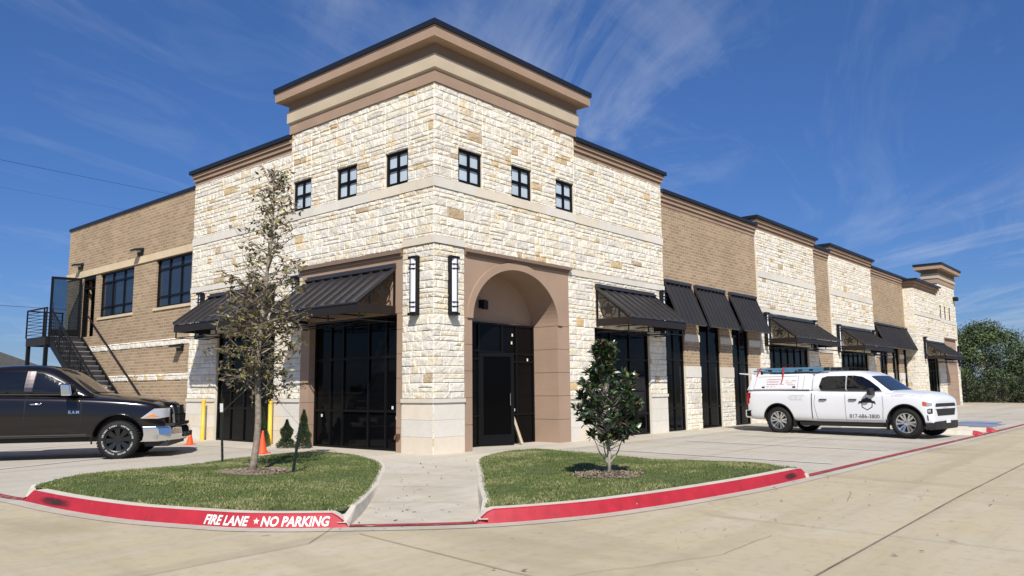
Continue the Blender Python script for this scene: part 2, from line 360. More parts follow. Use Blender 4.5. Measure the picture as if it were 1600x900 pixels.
g = MB(); g.v = [(-900, -900, -0.62), (1500, -900, -0.62), (1500, 1500, -0.62), (-900, 1500, -0.62)]; g.face((0, 1, 2, 3))
GR = mat('dry_field_grass', (0.13, 0.13, 0.06), 0.95, vary=0.3, vscale=0.05)
struct('ground', g, GR, 'dry grassy field stretching to the horizon behind everything', fix=False)
sheet('driveway', [[(-70, -70), (62, -70), (62, 70), (-70, 70)]], DRIVE, 0.0, 'beige concrete driveway with faint stains in the foreground', cat='road')
KP = [(-7.95, 12), (-7.94, 6), (-7.93, 2.5), (-7.93, .58), (-7.85, -.06), (-7.79, -1.35), (-7.59, -2.73), (-7.23, -3.84), (-6.95, -4.44), (-6.30, -5.23), (-5.3, -6.21), (-4.23, -6.8), (-3.28, -7.09), (-2.06, -7.33), (-.57, -7.53), (1.06, -7.6), (6.3, -7.65), (13.4, -7.75), (21.1, -7.8), (50, -7.9)]
kp = catmull(KP, 6)
lotpoly = [tuple(p) for p in kp] + [(50, 30), (-7.95, 30)]
sheet('parking_lot', [lotpoly], LOT, 0.004, 'pale grey concrete parking lot around the building')
sheet('sidewalk', [[(-1.5, 16), (-1.2, 2.9), (-1.2, .9), (-2.0, -0.6), (-4.0, -2.9), (-6.25, -5.15), (-5.2, -6.15), (-2.9, -4.0), (-.75, -1.9), (0, -1.3), (50, -1.3), (50, 1.2), (0.9, 1.2), (0.9, .9), (.9, 0.9), (0.9, 16)]], WALK, 0.008, 'pale concrete sidewalk wrapping the corner and crossing between the lawns', cat='sidewalk')
rb, _ = ribbon(kp, 0.02, -0.20)
sheet('gutter', rb, LOT, 0.006, 'pale concrete gutter strip along the red kerb line', cat='gutter')
J = []
for y in (-10.0, -18.5): J += strip([(-25, y), (60, y + .25)], 0.018)
for x in (-3.2, 0.6, 4.4, 8.2, 12.0, 15.8, 19.6, 24, 28, 32): J += strip([(x, -7.9), (x - .05, -30)], 0.007)
J += strip([(-6.45, -5.6), (-6.7, -7.96), (-7.0, -30)], 0.010)
J += strip([(-6.35, -5.05), (-7.08, -5.6), (-25, -5.55)], 0.008)
for y in (-1.6, 2.4, 6.4): J += strip([(-8.2, y), (-25, y)], 0.008)
J += strip([(-11.6, 20), (-11.6, -30)], 0.010)
sheet('expansion_joint', J, JOINT, 0.010, 'thin dark joints between the driveway slabs', cat='pavement joint')
J = []
for x in (2.0, 5.0, 8.0, 11.2, 14.4, 18, 22, 26, 31, 36, 42): J += strip([(x, -0.2), (x, -7.5)], 0.012)
for y in (-1.6, -4.6): J += strip([(1.4, y), (49, y)], 0.014)
for y in (4.5, 8, 12, 16): J += strip([(-7.8, y), (-0.1, y)], 0.012)
for t in (0.25, 0.5, 0.75):
    a = Vector((-1.9, -.3)).lerp(Vector((-6.2, -5.1)), t); b = Vector((-1.2, -2.2)).lerp(Vector((-5.2, -6.1)), t)
    J += strip([a.lerp(b, .1), a.lerp(b, .92)], 0.010)
J += strip([(-1.9, 1.4), (-.05, 1.0)], .010) + strip([(1.3, -2.0), (.9, -.05)], .010)
sheet('paving_joint', J, mat('faint_joint_fill', (0.24, 0.21, 0.17), 0.9), 0.012, 'faint saw-cut joints in the parking lot and sidewalk', cat='pavement joint')
# painted lines
i_l = next(i for i, p in enumerate(kp) if p.y < -0.05); i_l2 = min(range(len(kp)), key=lambda i: (kp[i] - Vector((-6.3, -5.23))).length)
i_r = min(range(len(kp)), key=lambda i: (kp[i] - Vector((-5.3, -6.21))).length); i_r2 = min(range(len(kp)), key=lambda i: (kp[i] - Vector((1.06, -7.6))).length)
rr = []
for a, b in ((0, i_l), (i_l2, i_r), (i_r2, len(kp) - 1)):
    q, _ = ribbon(kp[a:b + 1], 0.14, 0.0); rr += q
sheet('fire_lane_line', rr, REDW, 0.014, 'worn flat red stripe marking the fire lane edge', cat='road marking')
wl = []
for x in (3.35, 7.0, 10.0, 14.2, 17.2, 20.2, 24, 27): wl += strip([(x, -2.2), (x, -7.2)], 0.09)
wl += strip([(-7.4, 4.95), (-2.2, 6.55)], 0.09) + strip([(-7.6, 9.6), (-2.2, 11.2)], 0.09)
sheet('parking_line', wl, WHITEW, 0.016, 'worn white lines between the parking stalls', cat='road marking')
bl = []
for k in range(5): bl += strip([(17.6 + k * .8, -4.2), (18.4 + k * .8, -7.2)], 0.28)
bl += strip([(22.0, -6.2), (23.4, -6.2)], 1.3)
sheet('accessible_marking', bl, BLUEP, 0.018, 'worn blue accessible-parking paint beyond the white truck', cat='road marking')

# ------------------------------------------------------------------ kerbed lawn islands
KH = 0.155
def kh(x, y): return .03 + .125 * min(1, max(0, ((max(0, -x) ** 4 + max(0, -y) ** 4) ** .25 - 4.4) / 2.2))
def island(which):
    if which == 'L':
        path = kp[i_l:i_l2 + 1]
        back = [(-5.85, -4.83), (-5.35, -4.36), (-4.0, -2.98), (-3.35, -2.30), (-1.90, -0.66), (-1.12, 0.95), (-.88, 2.2), (-1.2, 2.95), (-2.1, 3.1), (-4.2, 2.55), (-6.35, 1.50), (-7.1, .98), (-7.62, .42)]
    else:
        path = kp[i_r:i_r2 + 1]
        back = [(1.0, -7.28), (1.45, -6.25), (2.02, -3.92), (2.45, -1.3), (2.1, -.80), (1.25, -.78), (0., -1.30), (-.78, -1.92), (-1.86, -2.98), (-2.85, -3.92), (-4.60, -5.62)]
    back = [tuple(p) for p in catmull(back, 4)]
    lab = 'left' if which == 'L' else 'right'
    # red painted face: battered, ends taper down to the gutter
    _, nn = ribbon(path, 0, 1); n = len(path)
    bot = [path[i] for i in range(n)]
    def h(i):
        s = min(sum((path[k + 1] - path[k]).length for k in range(0, i)), sum((path[k + 1] - path[k]).length for k in range(i, n - 1)))
        return KH * min(1, 0.12 + s / 0.28)
    mb = MB()
    # densify ends
    pts = []
    for i in range(n - 1):
        for t in (0, .33, .66): pts.append((path[i].lerp(path[i + 1], t), nn[i].lerp(nn[i + 1], t)))
    pts.append((path[-1], nn[-1])); L = [0]
    for i in range(1, len(pts)): L.append(L[-1] + (pts[i][0] - pts[i - 1][0]).length)
    prof = []
    for (p, nv), s in zip(pts, L):
        hh = KH * min(1, 0.12 + min(s, L[-1] - s) / 0.20)
        z = gz(p.x, p.y); a = p; b = p + nv * 0.055 * hh / KH; c = p + nv * (0.055 + 0.02); d = p + nv * 0.24
        prof.append([(a.x, a.y, z - .05), (a.x, a.y, z + 0.002), (b.x, b.y, z + hh - .012), (c.x, c.y, z + hh), (d.x, d.y, z + hh), (d.x, d.y, z - .05)])
    k0 = len(mb.v)
    for q in prof: mb.v += q
    for i in range(len(prof) - 1):
        for j in range(6):
            a = k0 + i * 6 + j; b = k0 + i * 6 + (j + 1) % 6
            mb.cur = 0 if j in (1, 2) else 1
            mb.face((a, b, b + 6, a + 6))
    mb.cur = 0; mb.face([k0 + j for j in range(6)]); mb.face([k0 + (len(prof) - 1) * 6 + j for j in range(6)][::-1])
    # rear and walkway side of the ring, plain concrete
    mb.cur = 1
    inner0 = [Vector(q[4][:2]) for q in prof]
    ring = [Vector(p) for p in back]
    if which == 'L': ring = [Vector(prof[-1][0][:2])] + ring + [Vector(prof[0][0][:2])]
    else: ring = [Vector(prof[-1][0][:2])] + ring + [Vector(prof[0][0][:2])]
    m = len(ring); nr = []
    for i in range(m):
        d = (ring[min(i + 1, m - 1)] - ring[max(i - 1, 0)]).normalized(); nr.append(Vector((-d.y, d.x)))
    k0 = len(mb.v)
    for i in range(m):
        p = ring[i]; q = p + nr[i] * .13; z = gz(p.x, p.y); hh = (KH * .35 if i in (0, m - 1) else kh(p.x, p.y)) + 0.001
        p2 = p + nr[i] * .03
        mb.v += [(p.x, p.y, z - .05), (p.x, p.y, z + .01), (p2.x, p2.y, z + hh), (q.x, q.y, z + hh), (q.x, q.y, z - .05)]
    for i in range(m - 1):
        for j in range(5):
            a = k0 + i * 5 + j; b = k0 + i * 5 + (j + 1) % 5; mb.face((a, b, b + 5, a + 5))
    for A, i1, i0_ in ((prof[-6], 1, 0), (prof[5], m - 2, m - 1)):      # closes the corner between street kerb and walkway kerb
        pts_ = [Vector(A[4][:2]), ring[i1] + nr[i1] * .125, ring[i1] + nr[i1] * .04, ring[i0_] + nr[i0_] * .05, Vector((prof[-2] if i1 == 1 else prof[1])[4][:2])]
        zt = [gz(p.x, p.y) + KH * .96 for p in pts_[:3]] + [gz(p.x, p.y) + KH * .28 for p in pts_[3:]]; k_ = len(mb.v)
        mb.v += [(p.x, p.y, z) for p, z in zip(pts_, zt)] + [(p.x, p.y, gz(p.x, p.y) - .02) for p in pts_]
        mb.face([k_ + j for j in range(5)]); mb.face([k_ + 9 - j for j in range(5)])
        for j in range(5): mb.face((k_ + j, k_ + (j + 1) % 5, k_ + 5 + (j + 1) % 5, k_ + 5 + j))
    o = mb.build('kerb', [RED, KERBC]); tag(o, 'concrete kerb with red street face around the %s lawn' % lab, 'kerb', kind='structure')
    inner = inner0[2:-2] + [ring[0].lerp(ring[1], .45) + nr[0] * .10] + [ring[i] + nr[i] * .09 for i in range(1, m - 1)] + [ring[-1].lerp(ring[-2], .45) + nr[-1] * .10]
    return [tuple(p) for p in inner], prof, L
SOIL = mat('mown_lawn_soil', (0.085, 0.105, 0.036), 0.95, vary=0.35, vscale=5, bump=0.6, bscale=90)
MULCH = mat('bark_mulch', (0.24, 0.185, 0.13), 0.95, vary=0.55, vscale=30, bump=1.0, bscale=50)
def inpoly(x, y, P):
    c = False; j = len(P) - 1
    for i in range(len(P)):
        if (P[i][1] > y) != (P[j][1] > y) and x < (P[j][0] - P[i][0]) * (y - P[i][1]) / (P[j][1] - P[i][1]) + P[i][0]: c = not c
        j = i
    return c
def edge_d(x, y, P):
    d = 9
    for i in range(len(P)):
        ax, ay = P[i]; bx, by = P[(i + 1) % len(P)]; dx, dy = bx - ax, by - ay; t = max(0, min(1, ((x - ax) * dx + (y - ay) * dy) / (dx * dx + dy * dy + 1e-9)))
        d = min(d, math.hypot(x - ax - t * dx, y - ay - t * dy))
    return d
def lawn_z(x, y, d): return gz(x, y) + kh(x, y) - 0.008 + 0.07 * min(1, d / 1.3) ** .8
from mathutils import noise as mn
def lawn(which, tree_xy, tree_r):
    P, prof, L = island(which); lab = 'left' if which == 'L' else 'right'
    bm = bmesh.new(); bm.faces.new([bm.verts.new((x, y, 0)) for x, y in P])
    xs = [p[0] for p in P]; ys = [p[1] for p in P]
    t = min(xs)
    while t < max(xs): bmesh.ops.bisect_plane(bm, geom=bm.verts[:] + bm.edges[:] + bm.faces[:], plane_co=(t, 0, 0), plane_no=(1, 0, 0)); t += .45
    t = min(ys)
    while t < max(ys): bmesh.ops.bisect_plane(bm, geom=bm.verts[:] + bm.edges[:] + bm.faces[:], plane_co=(0, t, 0), plane_no=(0, 1, 0)); t += .45
    for v in bm.verts: v.co.z = lawn_z(v.co.x, v.co.y, edge_d(v.co.x, v.co.y, P))
    bmesh.ops.recalc_face_normals(bm, faces=bm.faces)
    for f in bm.faces:
        if f.normal.z < 0: f.normal_flip()
        f.smooth = True
    me = bpy.data.meshes.new('lawn'); bm.to_mesh(me); bm.free(); me.materials.append(SOIL)
    o = bpy.data.objects.new('lawn', me); COL.objects.link(o); tag(o, 'raised turf bed of the %s kerbed island' % lab, 'lawn', kind='structure')
    # grass blades
    V = []; F = []; MI = []; rnd = random.Random(5 if which == 'L' else 9)
    area = (max(xs) - min(xs)) * (max(ys) - min(ys)); n = int(area * 3600)
    for _ in range(n):
        x = rnd.uniform(min(xs), max(xs)); y = rnd.uniform(min(ys), max(ys))
        if not inpoly(x, y, P): continue
        dt = math.hypot((x - tree_xy[0]), (y - tree_xy[1])) / tree_r + 0.3 * mn.noise(Vector((x * 3, y * 3, 0)))
        if dt < 1 and rnd.random() > 0.10: continue
        d = edge_d(x, y, P); z = lawn_z(x, y, d) - .004
        pn = 1.3 * mn.noise(Vector((x * .9, y * .9, 3.0))) + .7 * mn.noise(Vector((x * 4, y * 4, 1)))
        if pn < -.42 and rnd.random() < .45: continue
        hgt = rnd.uniform(.012, .032) * (1 + .35 * pn) * (1.3 if d < .12 else 1); a = rnd.uniform(0, 6.28); wd = rnd.uniform(.004, .009)
        lx, ly = rnd.gauss(0, .45) * hgt, rnd.gauss(0, .45) * hgt
        if d < .10: a2 = rnd.uniform(0, 6.28); lx += math.cos(a2) * .02; ly += math.sin(a2) * .02
        i = len(V); V += [(x - wd * math.cos(a), y - wd * math.sin(a), z), (x + wd * math.cos(a), y + wd * math.sin(a), z), (x + lx, y + ly, z + hgt)]
        F.append((i, i + 1, i + 2)); r_ = rnd.random() + .62 * pn - (.25 if pn < -.4 else 0) + (.9 if rnd.random() < .04 else 0)
        MI.append(2 if r_ > .92 else 1 if r_ > .45 else 0)
    me = bpy.data.meshes.new('grass'); me.from_pydata(V, [], F)
    for m in (mat('grass_dark', (0.088, 0.122, 0.034), .7, spec=.2), mat('grass_mid', (0.145, 0.178, 0.055), .7, spec=.2), mat('grass_dry', (0.33, 0.30, 0.15), .8, spec=.2)): me.materials.append(m)
    me.polygons.foreach_set('material_index', MI); me.update()
    o = bpy.data.objects.new('grass', me); COL.objects.link(o); tag(o, 'short mown green grass blades on the %s island' % lab, 'grass', kind='stuff')
    # mulch ring with chips
    mb = MB(); rnd = random.Random(3); cxy = tree_xy; nseg = 28; idx = []
    z0 = lawn_z(cxy[0], cxy[1], edge_d(*cxy, P)); mb.v.append((cxy[0], cxy[1], z0 + .045))
    for k in range(nseg):
        a = 2 * math.pi * k / nseg; r_ = tree_r * (0.98 + .1 * math.sin(3 * a + 1) + rnd.uniform(-.05, .05)); x = cxy[0] + r_ * math.cos(a); y = cxy[1] + r_ * math.sin(a)
        mb.v.append((x, y, lawn_z(x, y, edge_d(x, y, P)) + .006))
    for k in range(nseg): mb.face((0, 1 + k, 1 + (k + 1) % nseg))
    for _ in range(900):
        a = rnd.uniform(0, 6.28); q = math.sqrt(rnd.random()) * tree_r * 1.08; x = cxy[0] + q * math.cos(a); y = cxy[1] + q * math.sin(a); b = rnd.uniform(0, 3.14); l = rnd.uniform(.015, .05); wd = rnd.uniform(.006, .014)
        z = lawn_z(x, y, 1.) + rnd.uniform(0.002, .03) if False else z0 + .045 * (1 - min(1, q / tree_r)) + rnd.uniform(.004, .02)
        dx, dy = math.cos(b), math.sin(b); t = rnd.uniform(-.01, .02)
        mb.quad([(x - dx * l - dy * wd, y - dy * l + dx * wd, z - t), (x - dx * l + dy * wd, y - dy * l - dx * wd, z - t), (x + dx * l + dy * wd, y + dy * l - dx * wd, z + t), (x + dx * l - dy * wd, y + dy * l + dx * wd, z + t)])
    o = mb.build('mulch', MULCH, fix=False); tag(o, 'brown bark mulch ring round the young tree on the %s lawn' % lab, 'mulch', kind='stuff')
    return P, prof, L, z0
TREE_L = (-4.54, -0.40); TREE_R = (-1.82, -5.67)
PL_, profL, LL, zL = lawn('L', TREE_L, 0.60)
PR_, profR, LR, zR = lawn('R', TREE_R, 0.50)

# lettering on the red kerb face
def kerb_text():
    def at(s, t):                                # s along the face, t up the batter
        i = max(k for k in range(len(LL)) if LL[k] <= s) if s > 0 else 0; i = min(i, len(LL) - 2)
        f = (s - LL[i]) / max(1e-6, LL[i + 1] - LL[i]); a0, a1 = Vector(profL[i][1]), Vector(profL[i][2]); b0, b1 = Vector(profL[i + 1][1]), Vector(profL[i + 1][2])
        p = a0.lerp(b0, f); q = a1.lerp(b1, f); nrm = (b0 - a0).cross(a1 - a0).normalized()
        if nrm.dot(Vector((-1, -1, .3))) < 0: nrm = -nrm
        return p.lerp(q, t) + nrm * 0.003
    mb = MB()
    def put(vs, fs, s0, sc, W):
        i = len(mb.v)
        for x, y, z in vs: mb.v.append(tuple(at(s0 + x * sc, 0.16 + y / W)))
        for f in fs: mb.face([i + k for k in f])
    size = 0.142
    a = text_mesh('FIRE LANE', size, 0.0042, 0.18); b = text_mesh('NO PARKING', size, 0.0042, 0.18)
    wa = max(v[0] for v in a[0]); wb = max(v[0] for v in b[0]); capH = size * .70
    s_px = lambda x: x
    total = 1.50; star = .14; sc = (total - star) / (wa + wb); s0 = kerb_s0
    put(*a, s0, sc, capH / .68); put(*b, s0 + wa * sc + star, sc, capH / .68)
    st = []; 
    for k in range(10): r_ = .038 if k % 2 == 0 else .016; an = math.pi / 2 + k * math.pi / 5; st.append((r_ * math.cos(an), .05 + r_ * math.sin(an), 0))
    put(st, [tuple(range(10))], s0 + wa * sc + star / 2 + .02, 1, capH / .68)
    o = mb.build('kerb_lettering', WHITEP, fix=False); tag(o, 'white stencilled letters reading FIRE LANE NO PARKING on the red kerb', 'lettering', kind='structure')
def s_of(P):
    k = min(range(len(profL)), key=lambda i: (Vector(profL[i][1][:2]) - Vector(P)).length); return LL[k]
kerb_s0 = s_of((-7.27, -3.78)) + 0.03
kerb_text()
# dirty tyre scuffs on the kerb ends
def scuff(prof, L, s0, s1, name, label):
    m = MATS.get('rubber_smear')
    if not m:
        m = bpy.data.materials.new('rubber_smear'); MATS['rubber_smear'] = m; m.use_nodes = True; t = m.node_tree; bs = t.nodes['Principled BSDF']; bs.inputs['Base Color'].default_value = (.03, .012, .014, 1); bs.inputs['Roughness'].default_value = .8
        uv = t.nodes.new('ShaderNodeUVMap'); mp = t.nodes.new('ShaderNodeMapping'); mp.inputs['Scale'].default_value = (4, 16, 1); t.links.new(uv.outputs[0], mp.inputs[0])
        n = t.nodes.new('ShaderNodeTexNoise'); n.inputs['Scale'].default_value = 1; n.inputs['Detail'].default_value = 8; n.inputs['Roughness'].default_value = .7; t.links.new(mp.outputs[0], n.inputs['Vector'])
        sp_ = t.nodes.new('ShaderNodeSeparateXYZ'); t.links.new(uv.outputs[0], sp_.inputs[0])
        mk = lambda op, a_, b_: (lambda q: ([t.links.new(v, q.inputs[i]) if not isinstance(v, (int, float)) else setattr(q.inputs[i], 'default_value', v) for i, v in enumerate((a_, b_))], setattr(q, 'operation', op), q.outputs[0])[2])(t.nodes.new('ShaderNodeMath'))
        fx = mk('SINE', mk('MULTIPLY', sp_.outputs[0], 3.14159), 0.0); fy = mk('SINE', mk('MULTIPLY', sp_.outputs[1], 3.14159), 0.0)
        v = mk('MULTIPLY', mk('MULTIPLY', fx, fy), n.outputs[0]); r = t.nodes.new('ShaderNodeMapRange'); r.inputs[1].default_value = .18; r.inputs[2].default_value = .48; t.links.new(v, r.inputs[0])
        t.links.new(mk('MULTIPLY', r.outputs[0], .85), bs.inputs['Alpha'])
    V = []; F = []; UV = []; n_ = 24
    for k in range(n_ + 1):
        s = s0 + (s1 - s0) * k / n_; i = max(j for j in range(len(L)) if L[j] <= s); i = min(i, len(L) - 2); f = (s - L[i]) / (L[i + 1] - L[i])
        a = Vector(prof[i][1]).lerp(Vector(prof[i + 1][1]), f); b = Vector(prof[i][2]).lerp(Vector(prof[i + 1][2]), f); d = (Vector(prof[i + 1][1]) - Vector(prof[i][1])).normalized(); nr = d.cross(b - a).normalized()
        if nr.z < 0: nr = -nr
        V += [tuple(a.lerp(b, .02) + nr * .0025), tuple(a.lerp(b, .97) + nr * .0025)]; UV += [(k / n_, 0), (k / n_, 1)]
    for k in range(n_): F.append((2 * k, 2 * k + 1, 2 * k + 3, 2 * k + 2))
    me = bpy.data.meshes.new(name); me.from_pydata(V, [], F); l = me.uv_layers.new(name='UVMap')
    for p in me.polygons:
        for li in p.loop_indices: l.data[li].uv = UV[me.loops[li].vertex_index]
    me.materials.append(m); o = bpy.data.objects.new(name, me); COL.objects.link(o); tag(o, label, 'scuff marks', kind='stuff')
scuff(profL, LL, 0.35, 1.55, 'tyre_scuff', 'dark tyre scuffs on the far left end of the red kerb')
scuff(profR, LR, LR[-1] - 1.0, LR[-1] - .35, 'tyre_scuff', 'dark tyre scuffs on the right end of the red kerb')
# small red kerb noses of the drain channel
for k, (x, lab) in enumerate(((14.3, 'nearer'), (16.3, 'farther'))):
    mb = MB(); z = gz(x, -7.5); prof = [(-7.80, .0), (-7.66, .10), (-7.52, .13), (-7.0, .13)]
    for (y0, h0), (y1, h1) in zip(prof, prof[1:]):
        mb.cur = 0 if y1 < -7.3 else 1
        mb.hexa([(x - .20, y0, z - .03), (x + .20, y0, z - .03), (x + .20, y1, z - .03), (x - .20, y1, z - .03)], [(x - .1, y0, z + h0), (x + .1, y0, z + h0), (x + .1, y1, z + h1), (x - .1, y1, z + h1)])
    mb.cur = 1; mb.hexa([(x - .2, -7.0, z - .03), (x + .2, -7.0, z - .03), (x + .2, -3.2, z - .03), (x - .2, -3.2, z - .03)], [(x - .1, -7.0, z + .15), (x + .1, -7.0, z + .15), (x + .1, -3.2, z + .12), (x - .1, -3.2, z + .12)])
    o = mb.build('kerb', [RED, KERBC]); tag(o, 'low kerb with small red nose beyond the white truck, the %s of two' % lab, 'kerb', kind='structure')

# ------------------------------------------------------------------ the building
BLD = thing('commercial_building', 'long cream limestone and tan brick retail building with tall corner tower', 'building')
# face transform: 'R' is the long front (plane y=0, u=x), 'L' the short front (plane x=0, u=y); o = distance outward
def FP(face, u, o, z): return (u, -o, z) if face == 'R' else (-o, u, z)
def fbox(mb, face, u0, u1, o0, o1, z0, z1):
    if face == 'R': mb.box(u0, u1, -o1, -o0, z0, z1)
    else: mb.box(-o1, -o0, u0, u1, z0, z1)
rs = random.Random(21)
ROWS = [1.19]
while ROWS[-1] < 9.5: ROWS.append(ROWS[-1] + rs.choice((.105, .14, .17, .20, .225)))
LOWROWS = [0.0]
while LOWROWS[-1] < 1.0: LOWROWS.append(LOWROWS[-1] + rs.choice((.14, .17, .20)))
ROWS = LOWROWS[:-1] + ROWS
JC = {}
def joints(face, i):
    k = (face, i)
    if k not in JC:
        q = random.Random(hash((1 if face == 'R' else 2, i * 7919)) & 0xffffff); u = -1 + q.uniform(0, .4); L = [u]
        while u < 55: u += q.choice((.20, .28, .36, .44, .55, .68)) * q.uniform(.85, 1.15); L.append(u)
        JC[k] = L
    return JC[k]
def stone_col(q):
    r = q.random(); f = q.uniform(.95, 1.05)
    if r < .56: c = (0.765, 0.71, 0.595)
    elif r < .76: c = (0.75, 0.71, 0.625)
    elif r < .89: c = (0.74, 0.66, 0.51)
    elif r < .965: c = (0.68, 0.635, 0.55)
    elif r < .990: c = (0.60, 0.465, 0.275)
    else: c = (0.52, 0.40, 0.26)
    return tuple(min(.80, x * f) for x in c)
def stones(mb, face, plane, u0, u1, z0, z1, seed=0):
    for i in range(len(ROWS) - 1):
        a, b = max(ROWS[i], z0), min(ROWS[i + 1], z1)
        if b - a < .012: continue
        if ROWS[i] < z0 < ROWS[i + 1] and b - a < .05: pass
        js = [u0] + [u for u in joints(face, i) if u0 + .09 < u < u1 - .09] + [u1]
        for k in range(len(js) - 1):
            p, r = js[k], js[k + 1]; q = random.Random(int(p * 977 + i * 131 + seed) & 0xfffffff)
            subs = [(a, b)]
            if b - a > .19 and q.random() < .22: m_ = a + (b - a) * q.uniform(.42, .58); subs = [(a, m_), (m_, b)]
            for (c, d) in subs:
                g_ = .0035; e0 = plane + .012; e1 = plane + q.uniform(.021, .038); ch = min(.014, (d - c) * .2, (r - p) * .2)
                jx = [q.uniform(-.006, .006) for _ in range(8)]
                back = [(p + g_, c + g_), (r - g_, c + g_), (r - g_, d - g_), (p + g_, d - g_)]
                fr = [(p + g_ + ch + abs(jx[0]), c + g_ + ch), (r - g_ - ch - abs(jx[1]), c + g_ + ch + abs(jx[2]) * .5), (r - g_ - ch, d - g_ - ch - abs(jx[3]) * .5), (p + g_ + ch, d - g_ - ch)]
                um, zm = (p + r) / 2 + q.uniform(-.1, .1) * (r - p), (c + d) / 2 + q.uniform(-.2, .2) * (d - c)
                mb.col = stone_col(q); n = len(mb.v)
                mb.v += [FP(face, u, plane, z) for u, z in back] + [FP(face, u, e0 + .004, z) for u, z in back] + [FP(face, u, e1 + jx[4 + t], z) for t, (u, z) in enumerate(fr)] + [FP(face, um, e1 + q.uniform(0, .012), zm)]
                for t in range(4):
                    s_ = (t + 1) % 4; mb.face((n + t, n + s_, n + 4 + s_, n + 4 + t)); mb.face((n + 4 + t, n + 4 + s_, n + 8 + s_, n + 8 + t)); mb.face((n + 8 + t, n + 8 + s_, n + 12))
    mb.col = None
def blocks(mb, face, plane, u0, u1, z0, z1, bw=.9, bh=.4, proud=.03, tint=1.0):
    n = max(1, round((z1 - z0) / bh)); m = max(1, round((u1 - u0) / bw))
    for i in range(n):
        off = 0
        for k in range(m):
            q = random.Random(int((u0 + k * 13 + i * 71) * 37)); f = q.uniform(.94, 1.04) * tint
            c = (0.66, 0.62, 0.545) if q.random() < .75 else (0.66, 0.585, 0.47)
            mb.col = tuple(x * f for x in c)
            a = u0 + (u1 - u0) * k / m; b = u0 + (u1 - u0) * (k + 1) / m; c0 = z0 + (z1 - z0) * i / n; c1 = z0 + (z1 - z0) * (i + 1) / n
            fbox(mb, face, a + .002, b - .002, plane, plane + proud, c0 + .002, c1 - .002)
    mb.col = None
def cells(u0, u1, z0, z1, holes):
    us = sorted({u0, u1} | {x for h in holes for x in h[:2] if u0 < x < u1}); out = []
    for a, b in zip(us, us[1:]):
        hz = sorted((h[2], h[3]) for h in holes if h[0] < b - 1e-6 and h[1] > a + 1e-6); z = z0
        for c, d in hz:
            if c > z + 1e-6: out.append([a, b, z, min(c, z1)])
            z = max(z, d)
        if z < z1 - 1e-6: out.append([a, b, z, z1])
    i = 0                                        # merge neighbours that share the same height band
    while i < len(out):
        for k in range(len(out)):
            if k != i and abs(out[k][0] - out[i][1]) < 1e-6 and abs(out[k][2] - out[i][2]) < 1e-6 and abs(out[k][3] - out[i][3]) < 1e-6:
                out[i][1] = out[k][1]; out.pop(k); i = -1; break
        i += 1
    return out
TH = .30
# windows (small square) on tower
WR = [(.70, 1.50), (2.57, 3.37), (4.38, 5.19)]; WL_ = [(.83, 1.62), (2.69, 3.50), (4.58, 5.38)]
mortar = mat('pale_mortar', (0.62, 0.57, 0.475), .95)
def stone_panel(face, plane, u0, u1, z0, z1, holes=(), smooth=(), base=True, beltu=None, name='stone_wall'):
    """smooth = list of (u0,u1,z0,z1,proud) cut-stone bands laid into the rough wall"""
    bk = MB()
    for a, b, c, d in cells(max(u0, -.036), u1, z0, z1, list(holes)): fbox(bk, face, a, b, plane - TH, plane - .001, c, d)
    bk.build('backing_wall', mortar, BLD)
    mb = MB(); allh = list(holes) + [s[:4] for s in smooth]
    for a, b, c, d in cells(u0, u1, z0, z1, allh): stones(mb, face, plane, a, b, c, d)
    mb.build(name, STONE, BLD)
    for s in smooth:
        sm = MB()
        if s[3] - s[2] > .6: blocks(sm, face, plane, s[0], s[1], s[2], s[3], .75, .4, s[4])
        else: blocks(sm, face, plane, s[0], s[1], s[2], s[3], 1.2, 1, s[4])
        sm.build('cut_stone_base' if s[3] - s[2] > .6 else 'cut_stone_band', SMOOTH, BLD)
BELT = (5.875, 6.10)
def piers(us, plane=0):                          # smooth limestone base plus its ledge on each pier
    out = []
    for a, b in us: out += [(a, b, 0, 1.10, .030), (a, b, 1.10, 1.19, .062)]
    return out
# --- right face, tower + shoulder
holesR = [(a, b, 6.12, 6.93) for a, b in WR]
stone_panel('R', .04, -.085, 5.23, 4.58, 8.28, holes=holesR, smooth=[(-.09, 5.23, *BELT, .05)] + [(-.10, .88, 4.60, 4.765, .06)])
stone_panel('R', .04, -.085, .88, 0, 4.58, smooth=[(-.07, .88, 0, 1.10, .030), (-.102, .88, 1.10, 1.19, .062)])
stone_panel('R', .02, 4.87, 5.23, 0, 4.58, smooth=piers([(4.87, 5.23)]) + [(4.87, 5.23, 4.40, 4.56, .05)])
stone_panel('R', .0, 5.23, 10.0, 0, 7.80, holes=[(6.10, 9.02, 0, 3.05)], smooth=piers([(5.23, 6.10), (9.02, 10.0)]) + [(5.23, 10.0, *BELT, .05), (5.23, 10.0, 4.40, 4.56, .05)])
# --- left face, tower + shoulder
holesL = [(a, b, 6.12, 6.93) for a, b in WL_]
stone_panel('L', .04, -.038, 5.50, 4.58, 8.28, holes=holesL, smooth=[(-.038, 5.5, *BELT, .05), (-.038, .97, 4.60, 4.765, .06)])
stone_panel('L', .04, -.038, .97, 0, 4.58, smooth=[(-.038, .97, 0, 1.10, .030), (-.038, .97, 1.10, 1.19, .062)])
stone_panel('L', .02, 4.88, 5.50, 0, 4.58, smooth=piers([(4.88, 5.5)]) + [(4.88, 5.5, 4.40, 4.56, .05)])
stone_panel('L', .0, 5.50, 10.78, 0, 7.80, holes=[(6.12, 9.12, 0, 3.05)], smooth=piers([(5.5, 6.12), (9.12, 10.78)]) + [(5.5, 10.78, *BELT, .05), (5.5, 10.78, 4.40, 4.56, .05)])
